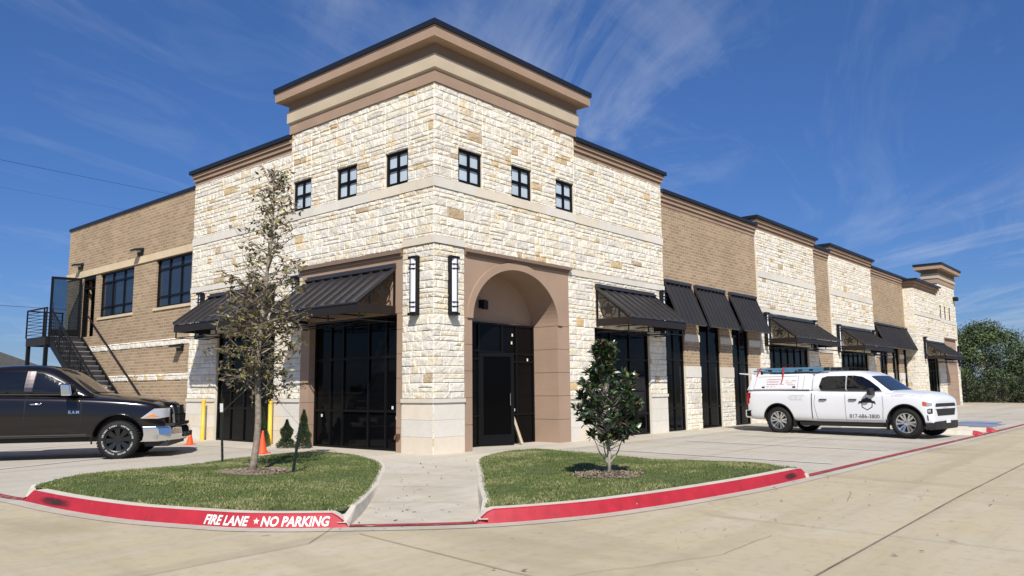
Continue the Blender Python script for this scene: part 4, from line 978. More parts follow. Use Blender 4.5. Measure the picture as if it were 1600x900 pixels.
# ------------------------------------------------------------------ steel staircase on the left
def staircase():
    t = thing('metal_staircase', 'black steel staircase with railed landing climbing to the open upper door', 'staircase', (-.6, 18.9, 0))
    O = Vector((-.6, 18.9, 0)); L = lambda *p: tuple(Vector(p) - O)
    zl = 3.45; x0, x1 = -1.28, -.02; ya, yb = 18.9, 20.85
    mb = MB(); mb.box(*(L(x0, 0, 0)[0], L(x1, 0, 0)[0]), ya - O.y, yb - O.y, zl - .05, zl); mb.build('landing_floor', BLACK, t)
    mb = MB()
    mb.box(x0 - O.x, x0 + .06 - O.x, ya - O.y, yb - O.y, zl - .30, zl - .051); mb.box(x0 + .061 - O.x, x1 - O.x, ya - O.y, ya + .06 - O.y, zl - .30, zl - .051); mb.box(x0 + .061 - O.x, x1 - O.x, yb - .06 - O.y, yb - O.y, zl - .30, zl - .051)
    mb.build('landing_beam', AWNF, t)
    for y in (ya + .08, yb - .1):
        mb = MB(); mb.box(x0 - O.x + .005, x0 + .125 - O.x, y - O.y - .06, y - O.y + .06, 0, zl - .301); mb.build('post', BLACK, t)
    n = 19; rise = zl / n; run = .285; xo = -1.18
    yst = lambda k: ya - run * k
    for k in range(n - 1):
        z = zl - rise * (k + 1); y = yst(k)
        mb = MB(); mb.box(xo + .03 - O.x, x1 - .05 - O.x, y - run - O.y, y - O.y - .01, z - .035, z); mb.box(xo + .03 - O.x, x1 - .05 - O.x, y - O.y - .018, y - O.y - .006, z + .002, z + rise - .038)
        mb.build('tread', mat('worn_steel_tread', (.035, .035, .036), .45, vary=.3, vscale=6), t)
        if k % 1 == 0:
            mb = MB(); mb.box(xo + .03 - O.x, x1 - .05 - O.x, y - run - O.y - .012, y - run - O.y - .001, z - .03, z + .003); mb.build('tread_nosing', mat('bare_steel_edge', (.30, .30, .30), .4, metal=.5), t)
    for x in (xo, x1 - .045):
        mb = MB(); yb_ = yst(n - 1); mb.hexa([L(x, yb_ - .1, 0), L(x + .045, yb_ - .1, 0), L(x + .045, ya, zl - .28), L(x, ya, zl - .28)], [L(x, yb_ - .1, .20), L(x + .045, yb_ - .1, .20), L(x + .045, ya, zl + .04), L(x, ya, zl + .04)]); mb.build('stringer', BLACK, t)
    # sloped balustrade, outer side
    s = zl / (run * n); mb = MB(); yb_ = ya - run * 17.5; zf = lambda y: zl - (ya - y) * s
    for h_, w_ in ((1.02, .055), (.88, .022), (.76, .018), (.64, .018), (.52, .018), (.40, .018), (.28, .018), (.16, .018)): mb.beam(L(xo + .02, ya, zl + h_), L(xo + .02, yb_, zf(yb_) + h_), w_)
    for k in range(6): y = ya - (ya - yb_) * k / 5; mb.beam(L(xo + .02, y, zf(y) - .05), L(xo + .02, y, zf(y) + 1.02), .045)
    for k in range(28): y = ya - (ya - yb_) * k / 28; mb.beam(L(xo + .02, y, zf(y) + .1), L(xo + .02, y, zf(y) + .88), .012)
    mb.build('stair_railing', BLACK, t)
    mb = MB()
    for x_, y_, xx, yy in ((x0, ya, x0, yb), (x0, yb, x1, yb)):
        for h_, w_ in ((1.04, .05), (.90, .02), (.77, .018), (.64, .018), (.51, .018), (.38, .018), (.25, .018), (.12, .018)): mb.beam(L(x_, y_, zl + h_), L(xx, yy, zl + h_), w_)
    for x_, y_ in ((x0, ya), (x0, yb), ((x0 + x1) / 2, yb), (x1 - .04, yb), (x0, ya + .25)): mb.beam(L(x_, y_, zl), L(x_, y_, zl + 1.06), .045)
    mb.build('landing_railing', BLACK, t)
    mb = MB(); a = (-.04, 18.45, 4.22); b = (-.04, 13.6, 4.22 - (18.45 - 13.6) * s); mb.tube([L(.03, 18.6, 4.22), L(-.04, 18.6, 4.22), L(*a), L(*b)], .026, 8)
    for k in range(5): q = Vector(a).lerp(Vector(b), (k + .1) / 5); mb.tube([L(q.x, q.y, q.z - .02), L(.045, q.y, q.z - .08)], .012, 6)
    mb.build('wall_handrail', BLACK, t)
staircase()

# ------------------------------------------------------------------ small things by the building
def bollard(x, y, h, label):
    mb = MB(); mb.lathe([(.001, h + .03), (.03, h + .027), (.05, h + .01), (.055, h - .02), (.055, 0), (.075, 0), (.075, -.01)], 16); mb.lathe([(.09, 0), (.09, .012), (.056, .014)], 16)
    o = mb.build('bollard', YELLOW, smooth=True); o.location = (x, y, gz(x, y)); tag(o, label, 'bollard', 'yellow bollards by the left shop window')
    return o
bollard(-.20, 9.42, 1.16, 'slim yellow bollard nearer the dark pickup, left of the shop window'); bollard(-.16, 6.02, 1.16, 'slim yellow bollard right of the shop window, behind the orange cone')
def cone(x, y, label, sc=1.0, tilt=0):
    t = thing('traffic_cone', label, 'traffic cone', (x, y, gz(x, y)), .3, 'orange traffic cones')
    mb = MB(); mb.lathe([(.150 * sc, .03), (.135 * sc, .06), (.03 * sc, .66 * sc), (.024 * sc, .70 * sc), (.001, .70 * sc)], 20); mb.build('cone_body', ORANGE, t, smooth=True)
    mb = MB(); mb.hexa([(-.19 * sc, -.19 * sc, 0), (.19 * sc, -.19 * sc, 0), (.19 * sc, .19 * sc, 0), (-.19 * sc, .19 * sc, 0)], [(-.18 * sc, -.18 * sc, .03), (.18 * sc, -.18 * sc, .03), (.18 * sc, .18 * sc, .03), (-.18 * sc, .18 * sc, .03)]); mb.build('cone_base', ORANGE, t)
cone(-1.80, 3.72, 'orange traffic cone standing behind the left lawn by the shop window', .74); cone(-1.28, 8.05, 'orange traffic cone partly hidden by the front of the dark pickup', .62)
def evergreen(x, y, h, r_, label, seed):
    rnd = random.Random(seed); t = thing('evergreen_shrub', label, 'shrub', (x, y, gz(x, y)), 0, 'small evergreens in front of the portal')
    mb = MB(); mb.tube([(0, 0, 0), (0, 0, h * .9)], [.02, .004], 6)
    for k in range(26): a = rnd.uniform(0, 6.28); z = rnd.uniform(.1, .8) * h; rr_ = r_ * .7 * (1 - z / h * .7); mb.tube([(0, 0, z), (rr_ * math.cos(a), rr_ * math.sin(a), z + .08)], [.006, .002], 4)
    mb.build('stem', mat('twig_bark', (.12, .085, .06), .9), t)
    mb = MB()
    for _ in range(4200):
        z = rnd.random() ** .8 * h; rr_ = r_ * (1 - (z / h) ** 1.6) * math.sqrt(rnd.uniform(.15, 1)) * (1 + .35 * mn.noise(Vector((z * 6, seed, 0))) + .2 * math.sin(z * 17 + seed)); a = rnd.uniform(0, 6.28); rr_ *= 1 + .45 * mn.noise(Vector((math.cos(a) * 1.7, math.sin(a) * 1.7, z * 4 + seed))); p = Vector((rr_ * math.cos(a), rr_ * math.sin(a), z + .02))
        d = Vector((math.cos(a) * .6 + rnd.uniform(-.4, .4), math.sin(a) * .6 + rnd.uniform(-.4, .4), rnd.uniform(.2, 1))).normalized() * rnd.uniform(.02, .05); w_ = d.cross(Vector((rnd.random(), rnd.random(), rnd.random()))).normalized() * .014
        mb.cur = 1 if rnd.random() < .3 else 0; mb.quad([p - w_, p + w_, p + d])
    mb.build('foliage', [mat('evergreen_dark', (.028, .05, .020), .6), mat('evergreen_light', (.055, .085, .028), .6)], t, fix=False)
evergreen(-.62, 4.55, .66, .19, 'small rounded evergreen shrub left of the left portal, nearer the cone', 1)
evergreen(-.50, 4.02, .90, .17, 'tallest evergreen shrub, in front of the left brown portal', 2)
evergreen(-.75, 5.45, .95, .16, 'dark evergreen shrub standing behind the orange cone', 3)
# board leaning on the open door
mb = MB(); a = Vector((3.36, .38, .03)); b = Vector((3.08, .52, .92)); mb.beam(a, b, .09, .04); mb.beam(a + Vector((.07, .02, 0)), b + Vector((.07, .02, -.02)), .05, .035, (1, 0, 0))
tag(mb.build('wooden_board', mat('pine_board', (.52, .43, .29), .8, vary=.12, vscale=6)), 'pale wooden board leaning against the open entrance door', 'board')
# a grey service pipe in front of the far brick bay
for k, x in enumerate((33.1,)):
    mb = MB(); mb.tube([(x, -.75, 0), (x, -.75, 3.0)], .07, 10); mb.tube([(x + .5, -.75, 0), (x + .5, -.75, 2.2)], .06, 10)

# ------------------------------------------------------------------ street tree, magnolia
BARK = mat('grey_brown_bark', (.26, .215, .165), .9, vary=.35, vscale=14, bump=.8, bscale=60)
def leafquad(mb, p, d, wdt, nrm):
    d = Vector(d); s = d.cross(nrm).normalized() * wdt / 2; p = Vector(p); n2 = s.cross(d).normalized() * wdt * .18
    mb.quad([p, p + d * .35 + s - n2 * 0, p + d, p + d * .35 - s])
def young_tree():
    rnd = random.Random(12); x, y = TREE_L; z0 = zL
    t = thing('young_oak_tree', 'tall thin young oak with sparse browning leaves on the left lawn', 'tree', (x, y, z0))
    wood = MB(); leaves = MB(); H = 5.25
    right = Vector((.65, -.76, 0))
    def trunk(z): f = z / H; return right * (.25 * f ** 1.5 + .03 * math.sin(z * 2.1)) + Vector((.02 * math.sin(z * 3), .02 * math.cos(z * 2.4), z))
    pts = [trunk(H * k / 30) for k in range(31)]; wood.tube(pts, [.052 * (1 - k / 30) ** .8 + .007 if k else .075 for k in range(31)], 12)
    def leaf_at(p, dens=1):
        for _ in range(dens):
            a = rnd.uniform(0, 6.28); dn = Vector((math.cos(a), math.sin(a), rnd.uniform(-1.3, .5))).normalized() * rnd.uniform(.06, .12)
            n = Vector((rnd.uniform(-1, 1), rnd.uniform(-1, 1), rnd.uniform(-.3, 1))).normalized(); q = rnd.random(); leaves.cur = 0 if q < .38 else 1 if q < .72 else 2 if q < .90 else 3
            leafquad(leaves, p + Vector((rnd.gauss(0, .03), rnd.gauss(0, .03), rnd.gauss(0, .03))), dn, dn.length * .42, n)
    nb = 78
    for k in range(nb):
        f = (k + .5) / nb; z = 1.15 + (H - 1.3) * f ** .92; a = k * 2.4 + rnd.uniform(-.5, .5)
        ln = (0.92 * math.sin(min(1, (f + .20) / .45) * math.pi / 2) * (1 - f) ** .62 + .14) * rnd.uniform(.65, 1.15)
        up = rnd.uniform(.35, 1.0) + f * .5; d = Vector((math.cos(a), math.sin(a), up)).normalized(); p = trunk(z); pp = [p]; seg = 7
        for j in range(seg):
            d = (d + Vector((rnd.gauss(0, .13), rnd.gauss(0, .13), rnd.gauss(0, .10) - .05))).normalized(); pp.append(pp[-1] + d * ln / seg)
        wood.tube(pp, [.013 * (1 - f * .6) * (1 - j / (seg + 1)) + .003 for j in range(seg + 1)], 5, False)
        for j in range(2, seg + 1):
            for _ in range(2 if f < .45 else 1):
                tw = Vector((rnd.gauss(0, 1), rnd.gauss(0, 1), rnd.gauss(.1, .7))).normalized() * rnd.uniform(.10, .26) * (1.15 if f < .4 else .7); q0 = pp[j]; q1 = q0 + tw * .5 + Vector((0, 0, .02)); q2 = q0 + tw
                wood.tube([q0, q1, q2], [.005, .0035, .002], 3, False)
                n_ = rnd.choice((0, 5, 8, 12)) if f < .42 else rnd.choice((0, 2, 4, 6))
                for m_ in range(n_): leaf_at(q0.lerp(q2, rnd.uniform(.3, 1.05)))
    wood.build('trunk', BARK, t, smooth=True)
    leaves.build('crown', [mat('leaf_olive', (.105, .10, .030), .55), mat('leaf_brown', (.125, .082, .040), .6), mat('leaf_dark', (.055, .050, .022), .55), mat('leaf_yellow_green', (.24, .22, .065), .5)], t, fix=False)
young_tree()
def stake(x, y, h, lean, label, white=False):
    z = gz(x, y) + kh(x, y) + .03; t = thing('tree_stake', label, 'stake', (x, y, z), 0, 'black stakes holding the young tree')
    mb = MB(); d = Vector((.65, -.76, 0)) * lean; mb.beam((0, 0, 0), d + Vector((0, 0, h)), .038, .03)
    for k in range(9): p = d * (k + 1) / 10 + Vector((0, 0, h * (k + 1) / 10)); mb.beam(p - Vector((0, 0, .01)), p + Vector((0, 0, .01)), .046, .036)
    mb.build('post', mat('green_black_steel', (.012, .018, .014), .5), t)
    if white: mb = MB(); mb.beam(d * .86 + Vector((0, 0, h * .86)), d * 1.01 + Vector((0, 0, h * 1.01)), .048, .04); mb.build('white_tip', WHITEP, t)
stake(-3.66, 2.14, 1.12, -.06, 'black stake with white tip left of the young oak', True); stake(-4.14, -.95, .84, .11, 'black leaning stake right of the young oak')
mb = MB(); z_ = zL
mb.tube([(-3.69, 2.14, z_ + .95), (-4.5, -.38, z_ + 1.55)], .004, 4); mb.tube([(-4.07, -1.03, z_ + .75), (-4.5, -.42, z_ + 1.55)], .004, 4)
tag(mb.build('guy_wire', mat('guy_wire_steel', (.25, .25, .25), .5)), 'thin guy wires tying the young oak to its stakes', 'wire')
def magnolia():
    rnd = random.Random(31); x, y = TREE_R; t = thing('magnolia_tree', 'small dense magnolia with dark glossy leaves on the right lawn', 'tree', (x, y, zR))
    wood = MB(); leaves = MB(); H = 1.95
    wood.tube([(0, 0, -.02), (.01, 0, .3), (-.01, .01, .7), (.0, .0, 1.1), (-.02, .02, 1.85)], [.036, .028, .022, .016, .006], 8)
    right = Vector((.65, -.76, 0))
    # clumps: (offset to image right, height, radius)
    clumps = []
    for k in range(210):
        z = rnd.uniform(.50, 1.94); f = (z - .50) / 1.44
        R_ = .50 * math.sin(min(1, (f + .28) * 1.35) * math.pi / 2) * (1 - f ** 2.2) + .07
        if .70 < f < .80: R_ *= .45
        if f >= .80: R_ = .16
        a = rnd.uniform(0, 6.28); q = R_ * math.sqrt(rnd.uniform(.1, 1)); c = Vector((q * math.cos(a), q * math.sin(a), z)) + right * (-.04 if f > .7 else .03); clumps.append((c, f))
    for c, f in clumps:
        base = Vector((0, 0, max(.22, c.z * .85 - .10))); mid = base.lerp(c, .5) + Vector((rnd.gauss(0, .03), rnd.gauss(0, .03), -.02)); tip = c
        wood.tube([base, mid, tip], [.006, .0045, .003], 4, False)
        for m_ in range(rnd.choice((13, 16, 19))):
            d = Vector((rnd.gauss(0, 1), rnd.gauss(0, 1), rnd.gauss(.55, .7))).normalized(); L_ = rnd.uniform(.08, .13); p = tip + d * rnd.uniform(0, .035)
            s = d.cross(Vector((rnd.gauss(0, .6), rnd.gauss(0, .6), 1))).normalized(); n_ = s.cross(d).normalized(); w_ = L_ * .21
            q = rnd.random(); leaves.cur = 0 if q < .55 else 1 if q < .85 else 2 if q < .93 else 3
            p1 = p + d * L_ * .30; p2 = p + d * L_ * .66 - n_ * L_ * .03; p3 = p + d * L_ - n_ * L_ * .12; i = len(leaves.v)
            leaves.v += [tuple(v) for v in (p, p1 + s * w_ + n_ * .008, p1, p1 - s * w_ + n_ * .008, p2 + s * w_ * .9 + n_ * .008, p2, p2 - s * w_ * .9 + n_ * .008, p3)]
            for q4 in ((0, 2, 1), (0, 3, 2), (1, 2, 5, 4), (2, 3, 6, 5), (4, 5, 7), (5, 6, 7)): leaves.face([i + k for k in q4])
    for sgn in (-1, 1, -.4): wood.tube([(0, 0, .16), tuple(right * .14 * sgn + Vector((0, 0, .34))), tuple(right * .24 * sgn + Vector((0, 0, .62)))], [.013, .010, .006], 6, False)
    wood.build('trunk', mat('pale_grey_bark', (.34, .30, .26), .85, vary=.2, vscale=12), t, smooth=True)
    leaves.build('crown', [mat('magnolia_leaf_dark', (.018, .034, .014), .28, spec=.6), mat('magnolia_leaf', (.034, .062, .020), .30, spec=.6), mat('magnolia_leaf_light', (.095, .135, .038), .32), mat('magnolia_leaf_underside', (.10, .05, .022), .7)], t, fix=False)
magnolia()

# ------------------------------------------------------------------ pickup trucks
def mesh_eval(o):
    dg = bpy.context.evaluated_depsgraph_get(); dg.update(); me = bpy.data.meshes.new_from_object(o.evaluated_get(dg)); return me
def loft(sections, cap=True):
    mb = MB(); n = len(sections[0])
    for s in sections: mb.v += [tuple(p) for p in s]
    for i in range(len(sections) - 1):
        for j in range(n): mb.face((i * n + j, i * n + (j + 1) % n, (i + 1) * n + (j + 1) % n, (i + 1) * n + j))
    mb.face(range(n)); mb.face([(len(sections) - 1) * n + j for j in range(n)][::-1]); return mb
def smooth_solid(mb, name, mats, parent, levels=2, cuts=(), liner=None):
    o = mb.build(name, mats, parent); md = o.modifiers.new('s', 'SUBSURF'); md.levels = levels; md.render_levels = levels
    for c in cuts: b = o.modifiers.new('b', 'BOOLEAN'); b.object = c; b.operation = 'DIFFERENCE'; b.solver = 'MANIFOLD'
    me = mesh_eval(o); me.name = name; old = o.data; o.modifiers.clear(); o.data = me; bpy.data.meshes.remove(old)
    if liner:
        for p in me.polygons:
            c = p.center
            for (ax, az, r_) in liner:
                d = math.hypot(c.x - ax, c.z - az)
                if d < r_ + .02 and abs(c.y) < .97 and (abs(p.normal.y) > .8 and abs(c.y) < .75 or (abs(p.normal.y) < .3 and abs(d - r_) < .03)): p.material_index = 1
    for p in me.polygons: p.use_smooth = True
    me.set_sharp_from_angle(angle=R(32)) if hasattr(me, 'set_sharp_from_angle') else None
    return o
class Proj:
    def __init__(s, objs):
        vs = []; fs = []
        for o in objs:
            k = len(vs); vs += [v.co.copy() for v in o.data.vertices]; fs += [[k + i for i in p.vertices] for p in o.data.polygons]
        s.t = BVHTree.FromPolygons(vs, fs)
    def side(s, x, z, sg=-1):
        h = s.t.ray_cast(Vector((x, sg * 3, z)), Vector((0, -sg, 0))); return h[0], h[1]
    def front(s, y, z, sg=1):
        h = s.t.ray_cast(Vector((sg * 5, y, z)), Vector((-sg, 0, 0))); return h[0], h[1]
def patch(pr, poly, off, mode='side', sg=-1, step=.07, thick=.012, name='panel', m=None, parent=None, smooth=True, fixed=None):
    bm = bmesh.new()
    try: bm.faces.new([bm.verts.new((a, b, 0)) for a, b in poly])
    except Exception: return None
    for ax in (0, 1):
        vals = [p[ax] for p in poly]; t = min(vals) + step
        while t < max(vals) - 1e-4:
            co = (t, 0, 0) if ax == 0 else (0, t, 0); no = (1, 0, 0) if ax == 0 else (0, 1, 0)
            bmesh.ops.bisect_plane(bm, geom=bm.verts[:] + bm.edges[:] + bm.faces[:], plane_co=co, plane_no=no); t += step
    bmesh.ops.recalc_face_normals(bm, faces=bm.faces)
    pts = []; last = None
    for v in bm.verts:
        a, b = v.co.x, v.co.y
        h, n = (pr.side(a, b, sg) if mode == 'side' else pr.front(a, b, sg))
        if h is None: h, n = last or (Vector((a, sg, b)) if mode == 'side' else Vector((sg * 2.9, a, b)), Vector((0, sg, 0)) if mode == 'side' else Vector((sg, 0, 0)))
        last = (h.copy(), n.copy()); h = Vector((a, h.y, b)) if mode == 'side' else Vector((h.x, a, b)); ax_ = Vector((0, sg, 0)) if mode == 'side' else Vector((sg, 0, 0)); pts.append((h + ax_ * off, h + ax_ * (off - thick)))
    mb = MB(); bm.verts.index_update(); nv = len(pts); mb.v = [tuple(p[0]) for p in pts] + [tuple(p[1]) for p in pts]
    for f in bm.faces: mb.face([v.index for v in f.verts]); mb.face([v.index + nv for v in f.verts][::-1])
    for e in bm.edges:
        if len(e.link_faces) == 1: a, b = e.verts[0].index, e.verts[1].index; mb.face((a, b, b + nv, a + nv))
    bm.free(); o = mb.build(name, m, parent)
    return o
def line_patch(pr, pts, wd, off, name, m, parent, sg=-1):
    mb = MB()
    dense = []
    for (a, b), (c, d) in zip(pts, pts[1:]):
        k = max(1, int(math.hypot(c - a, d - b) / .06))
        for i in range(k): t = i / k; dense.append((a + (c - a) * t, b + (d - b) * t))
    dense.append(pts[-1]); P3 = []
    for i, (a, b) in enumerate(dense):
        p, q = dense[max(0, i - 1)], dense[min(len(dense) - 1, i + 1)]; l = math.hypot(q[0] - p[0], q[1] - p[1]) or 1; nx, nz = -(q[1] - p[1]) / l * wd / 2, (q[0] - p[0]) / l * wd / 2
        h, _ = pr.side(a, b, sg)
        if h is None: continue
        P3.append((Vector((a + nx, h.y + sg * off, b + nz)), Vector((a - nx, h.y + sg * off, b - nz))))
    for (a, b), (c, d) in zip(P3, P3[1:]): mb.quad([a, b, d, c])
    return mb.build(name, m, parent, fix=False)
def text_patch(pr, s, x, z, size, m, parent, name, sg=-1, off=.004, bold=0.0, shear=0, spacing=1.0):
    vs, fs = text_mesh(s, size, bold, shear, spacing=spacing); mb = MB()
    for a, b, _ in vs:
        h, n = pr.side(x + a, z + b, sg)
        y = h.y if h is not None else sg
        mb.v.append((x + a, y + sg * off, z + b))
    for f in fs: mb.face(f)
    return mb.build(name, m, parent, fix=False)
def wheel(parent, x, y, z, sg, r_, rim_m, style):
    mb = MB(); W = .27; yo = y; o = (x, y - sg * W / 2, z)
    rr_ = r_; ri = r_ * (.66 if style == 'alloy' else .62)
    prof = [(ri, -W / 2 + .01), (ri + .03, -W / 2), (rr_ - .05, -W / 2 - .005), (rr_ - .012, -W / 2 + .03), (rr_, -W / 2 + .06), (rr_, W / 2 - .06), (rr_ - .012, W / 2 - .03), (rr_ - .05, W / 2 + .005), (ri + .03, W / 2), (ri, W / 2 - .01)]
    mb.lathe(prof, 40, 'y', o, closed=True)
    for k in range(40):                        # tread blocks
        a = 2 * math.pi * k / 40
        for yy in (-.09, 0, .09):
            c = Vector((x + math.cos(a) * (rr_ - .003), o[1] + yy, z + math.sin(a) * (rr_ - .003))); t = Vector((-math.sin(a), 0, math.cos(a))); n = Vector((math.cos(a), 0, math.sin(a))) * .006; y_ = Vector((0, .035, 0)); t *= .022
            mb.hexa([c - t - y_, c + t - y_, c + t + y_, c - t + y_], [c - t - y_ + n, c + t - y_ + n, c + t + y_ + n, c - t + y_ + n])
    wh = mb.build('wheel', TYRE, parent, smooth=True)
    mb = MB(); f = lambda d: -sg * W / 2 * 0 + sg * d           # d = outward from tyre centre
    c0 = o[1]
    mb.lathe([(ri + .004, c0 + f(W / 2 - .012)), (ri - .018, c0 + f(W / 2 - .02)), (ri - .03, c0 + f(.0)), (ri - .03, c0 - f(.12)), (ri - .012, c0 - f(.12)), (ri, c0 + f(.02))], 40, 'y', (x, 0, z), closed=True)
    mb.lathe([(.001, c0 + f(W / 2 - .045)), (.07, c0 + f(W / 2 - .05)), (.085, c0 + f(W / 2 - .09)), (.085, c0 + f(0)), (.001, c0 + f(0))], 20, 'y', (x, 0, z))
    ns = 12 if style == 'alloy' else 8
    for k in range(ns):
        a = 2 * math.pi * (k + (.22 if k % 2 and style == 'alloy' else 0)) / ns + .1; rd = Vector((math.cos(a), 0, math.sin(a))); t = Vector((-math.sin(a), 0, math.cos(a)))
        w0, w1 = (.020, .028) if style == 'alloy' else (.030, .052); p0 = Vector((x, c0 + f(W / 2 - .06), z)) + rd * .06; p1 = Vector((x, c0 + f(W / 2 - .035), z)) + rd * (ri - .02); dp = Vector((0, -f(.05), 0))
        mb.hexa([p0 - t * w0, p0 + t * w0, p0 + t * w0 + dp, p0 - t * w0 + dp], [p1 - t * w1, p1 + t * w1, p1 + t * w1 + dp, p1 - t * w1 + dp])
    mb.build('rim', rim_m, wh, smooth=False)
    mb = MB(); mb.lathe([(.001, c0 - f(.02)), (ri - .035, c0 - f(.02)), (ri - .035, c0 - f(.05)), (.001, c0 - f(.05))], 24, 'y', (x, 0, z)); mb.build('brake_disc', mat('dark_brake_steel', (.03, .03, .03), .5), wh)
    if style != 'alloy':                       # raised white sidewall lettering
        mb = MB()
        for k in range(56):
            if k % 14 in (0, 13, 6): continue
            a = 2 * math.pi * k / 56; rd = Vector((math.cos(a), 0, math.sin(a))); t = Vector((-math.sin(a), 0, math.cos(a))) * (.011 if k % 3 else .006); b0 = Vector((x, c0 + f(W / 2 + .0065), z)) + rd * (ri + .028); b1 = b0 + rd * .030
            mb.hexa([b0 - t, b0 + t, b1 + t, b1 - t], [q + Vector((0, f(.003), 0)) for q in (b0 - t, b0 + t, b1 + t, b1 - t)])
        mb.build('tyre_lettering', mat('raised_white_letters', (.34, .34, .33), .6), wh)
    return wh
def pickup(S, name, label, loc, rz, scale=1.0):
    T = thing(name, label, 'pickup truck')
    paint = S['paint']; ra = S['ra']; wr = S['wr']; ax = 1.87; wz = wr
    secs = []
    for (x, zb, zs, zt, w_) in S['st']:
        half = [(0, zb), (w_ - .14, zb), (w_ - .035, zb + .07), (w_ - .005, zb + .26), (w_, (zb + zs) / 2 + .03), (w_ - .005, zs - .22), (w_ - .025, zs - .07), (w_ - .06, zs - .012), (w_ - .16, zs + .012), (w_ * .55, zt), (0, zt + .01)]
        secs.append([(x, -y, z) for y, z in half] + [(x, y, z) for y, z in half[-2:0:-1]])
    cutters = []
    for xx in (ax, -ax):
        c = MB(); c.tube([(xx + .0037, -1.31, wz + .0173), (xx + .0041, -.613, wz + .0169)], ra, 47); co = c.build('cut', BLKPL); cutters.append(co)
        c = MB(); c.tube([(xx + .0041, .613, wz + .0169), (xx + .0037, 1.31, wz + .0173)], ra, 47); co = c.build('cut', BLKPL); cutters.append(co)
    body = smooth_solid(loft(secs), 'body', [paint, BLKPL], T, 2, cutters, [(ax, wz + .015, ra), (-ax, wz + .015, ra)])
    for c in cutters: bpy.data.objects.remove(c)
    # greenhouse
    g = S['cab']; secs = []
    for (x, zb, zt, wb, wt) in g:
        half = [(0, zb), (wb, zb), (wb - (wb - wt) * .35, zb + (zt - zb) * .38), (wb - (wb - wt) * .78, zb + (zt - zb) * .80), (wt - .03, zt - .02), (wt - .16, zt + .012), (0, zt + .03)]
        secs.append([(x, -y, z) for y, z in half] + [(x, y, z) for y, z in half[-2:0:-1]])
    cab = smooth_solid(loft(secs), 'cab', [paint, BLKPL], T, 2)
    prc = Proj([cab]); prb = Proj([body]); pra = Proj([cab, body])
    for sg in (-1, 1):
        for k, poly in enumerate(S['wins']):
            patch(prc, poly, .012, 'side', sg, .045, .03, 'side_window', CARGL, T)
            if S.get('wtrim'): line_patch(prc, poly + [poly[0]], .022, .015, 'window_trim', S['wtrim'], T, sg)
        if S.get('pillar'): patch(prc, S['pillar'], .007, 'side', sg, .08, .01, 'door_pillar', S['pillar_m'], T)
        for d in S['seams']: line_patch(pra, d, .014, .002, 'door_seam', S['seam_m'], T, sg)
        for (x, z) in S['handles']:
            hy = prb.side(x, z, sg)[0]; mb = MB(); mb.tube([(x - .11, hy.y + sg * .010, z), (x - .07, hy.y + sg * .035, z), (x + .07, hy.y + sg * .035, z), (x + .11, hy.y + sg * .010, z)], .018, 8); mb.build('door_handle', S['handle_m'], T, smooth=True)
        # mirror
        x, z = S['mirror']; hy = 0.90; mb = MB(); mb.tube([(x, sg * (hy - .04), z - .02), (x - .02, sg * (hy + .12), z)], .025, 6)
        mo = mb.build('mirror', S['mirror_m'][1], T); mb = MB(); ms = S.get('msc', .92); a0, a1 = sg * (hy + .08), sg * (hy + .08 + .24 * ms)
        mb.hexa([(x - .10 * ms, a0, z - .09), (x + .07 * ms, a0, z - .09), (x + .05 * ms, a1, z - .08), (x - .10 * ms, a1, z - .08)], [(x - .12 * ms, a0, z + .13 * ms), (x + .03 * ms, a0, z + .12 * ms), (x + .02 * ms, a1, z + .11 * ms), (x - .12 * ms, a1, z + .12 * ms)]); q = mb.build('mirror_cap', S['mirror_m'][0], mo)
        b = q.modifiers.new('b', 'BEVEL'); b.width = .03; b.segments = 3
        # arch lips
        for xx in (ax, -ax):
            mb = MB()
            pts = []
            for k in range(25):
                a = math.pi * (-.06 + 1.12 * k / 24); px, pz = xx + math.cos(a) * (ra + .012), wz + .015 + math.sin(a) * (ra + .012); h_ = prb.side(px, max(pz, S['st'][3][1] + .05), sg)[0]
                if h_ is None: continue
                pts.append(Vector((px, h_.y + sg * .0, pz)))
            if len(pts) > 4: mb.tube(pts, .018, 6); mb.build('wheel_arch_lip', S['lip_m'], T, smooth=True)
        for xx in (ax, -ax): wheel(T, xx, sg * S['track'], wz, sg, wr, S['rim_m'], S['rim'])
    # chassis underside
    mb = MB(); mb.box(-2.6, 2.4, -.45, .45, .34, S['st'][4][1] + .1)
    for xx in (-ax, ax): mb.tube([(xx, -.75, wz), (xx, .75, wz)], .06, 8)
    mb.build('chassis', BLKPL, T)
    # windshield and rear glass from the cab's own cross sections
    for (nm, pts, off) in S['screens']:
        mb = MB(); (xa, za, wa), (xb, zb_, wb_) = pts; n = 10
        top = []
        for i in range(n + 1):
            t = i / n
            for j in range(n + 1):
                s_ = j / n * 2 - 1; xx = xa + (xb - xa) * t; zz = za + (zb_ - za) * t; ww = (wa + (wb_ - wa) * t) * s_
                d = Vector((1 if xa > 0 else -1, 0, .55)).normalized(); src = Vector((xx, ww, zz)) + d * 1.2; h_ = prc.t.ray_cast(src, -d)[0]
                top.append(tuple((h_ if h_ is not None else Vector((xx, ww, zz))) + d * off))
        mb.v = top
        for i in range(n):
            for j in range(n): a = i * (n + 1) + j; mb.face((a, a + 1, a + n + 2, a + n + 1))
        mb.build(nm, S.get('ws_m', CARGL) if nm == 'windshield' else CARGL, T, smooth=True)
    T.location = loc; T.rotation_euler = (0, 0, rz); T.scale = (scale,) * 3
    return T, prb, prc, pra, body
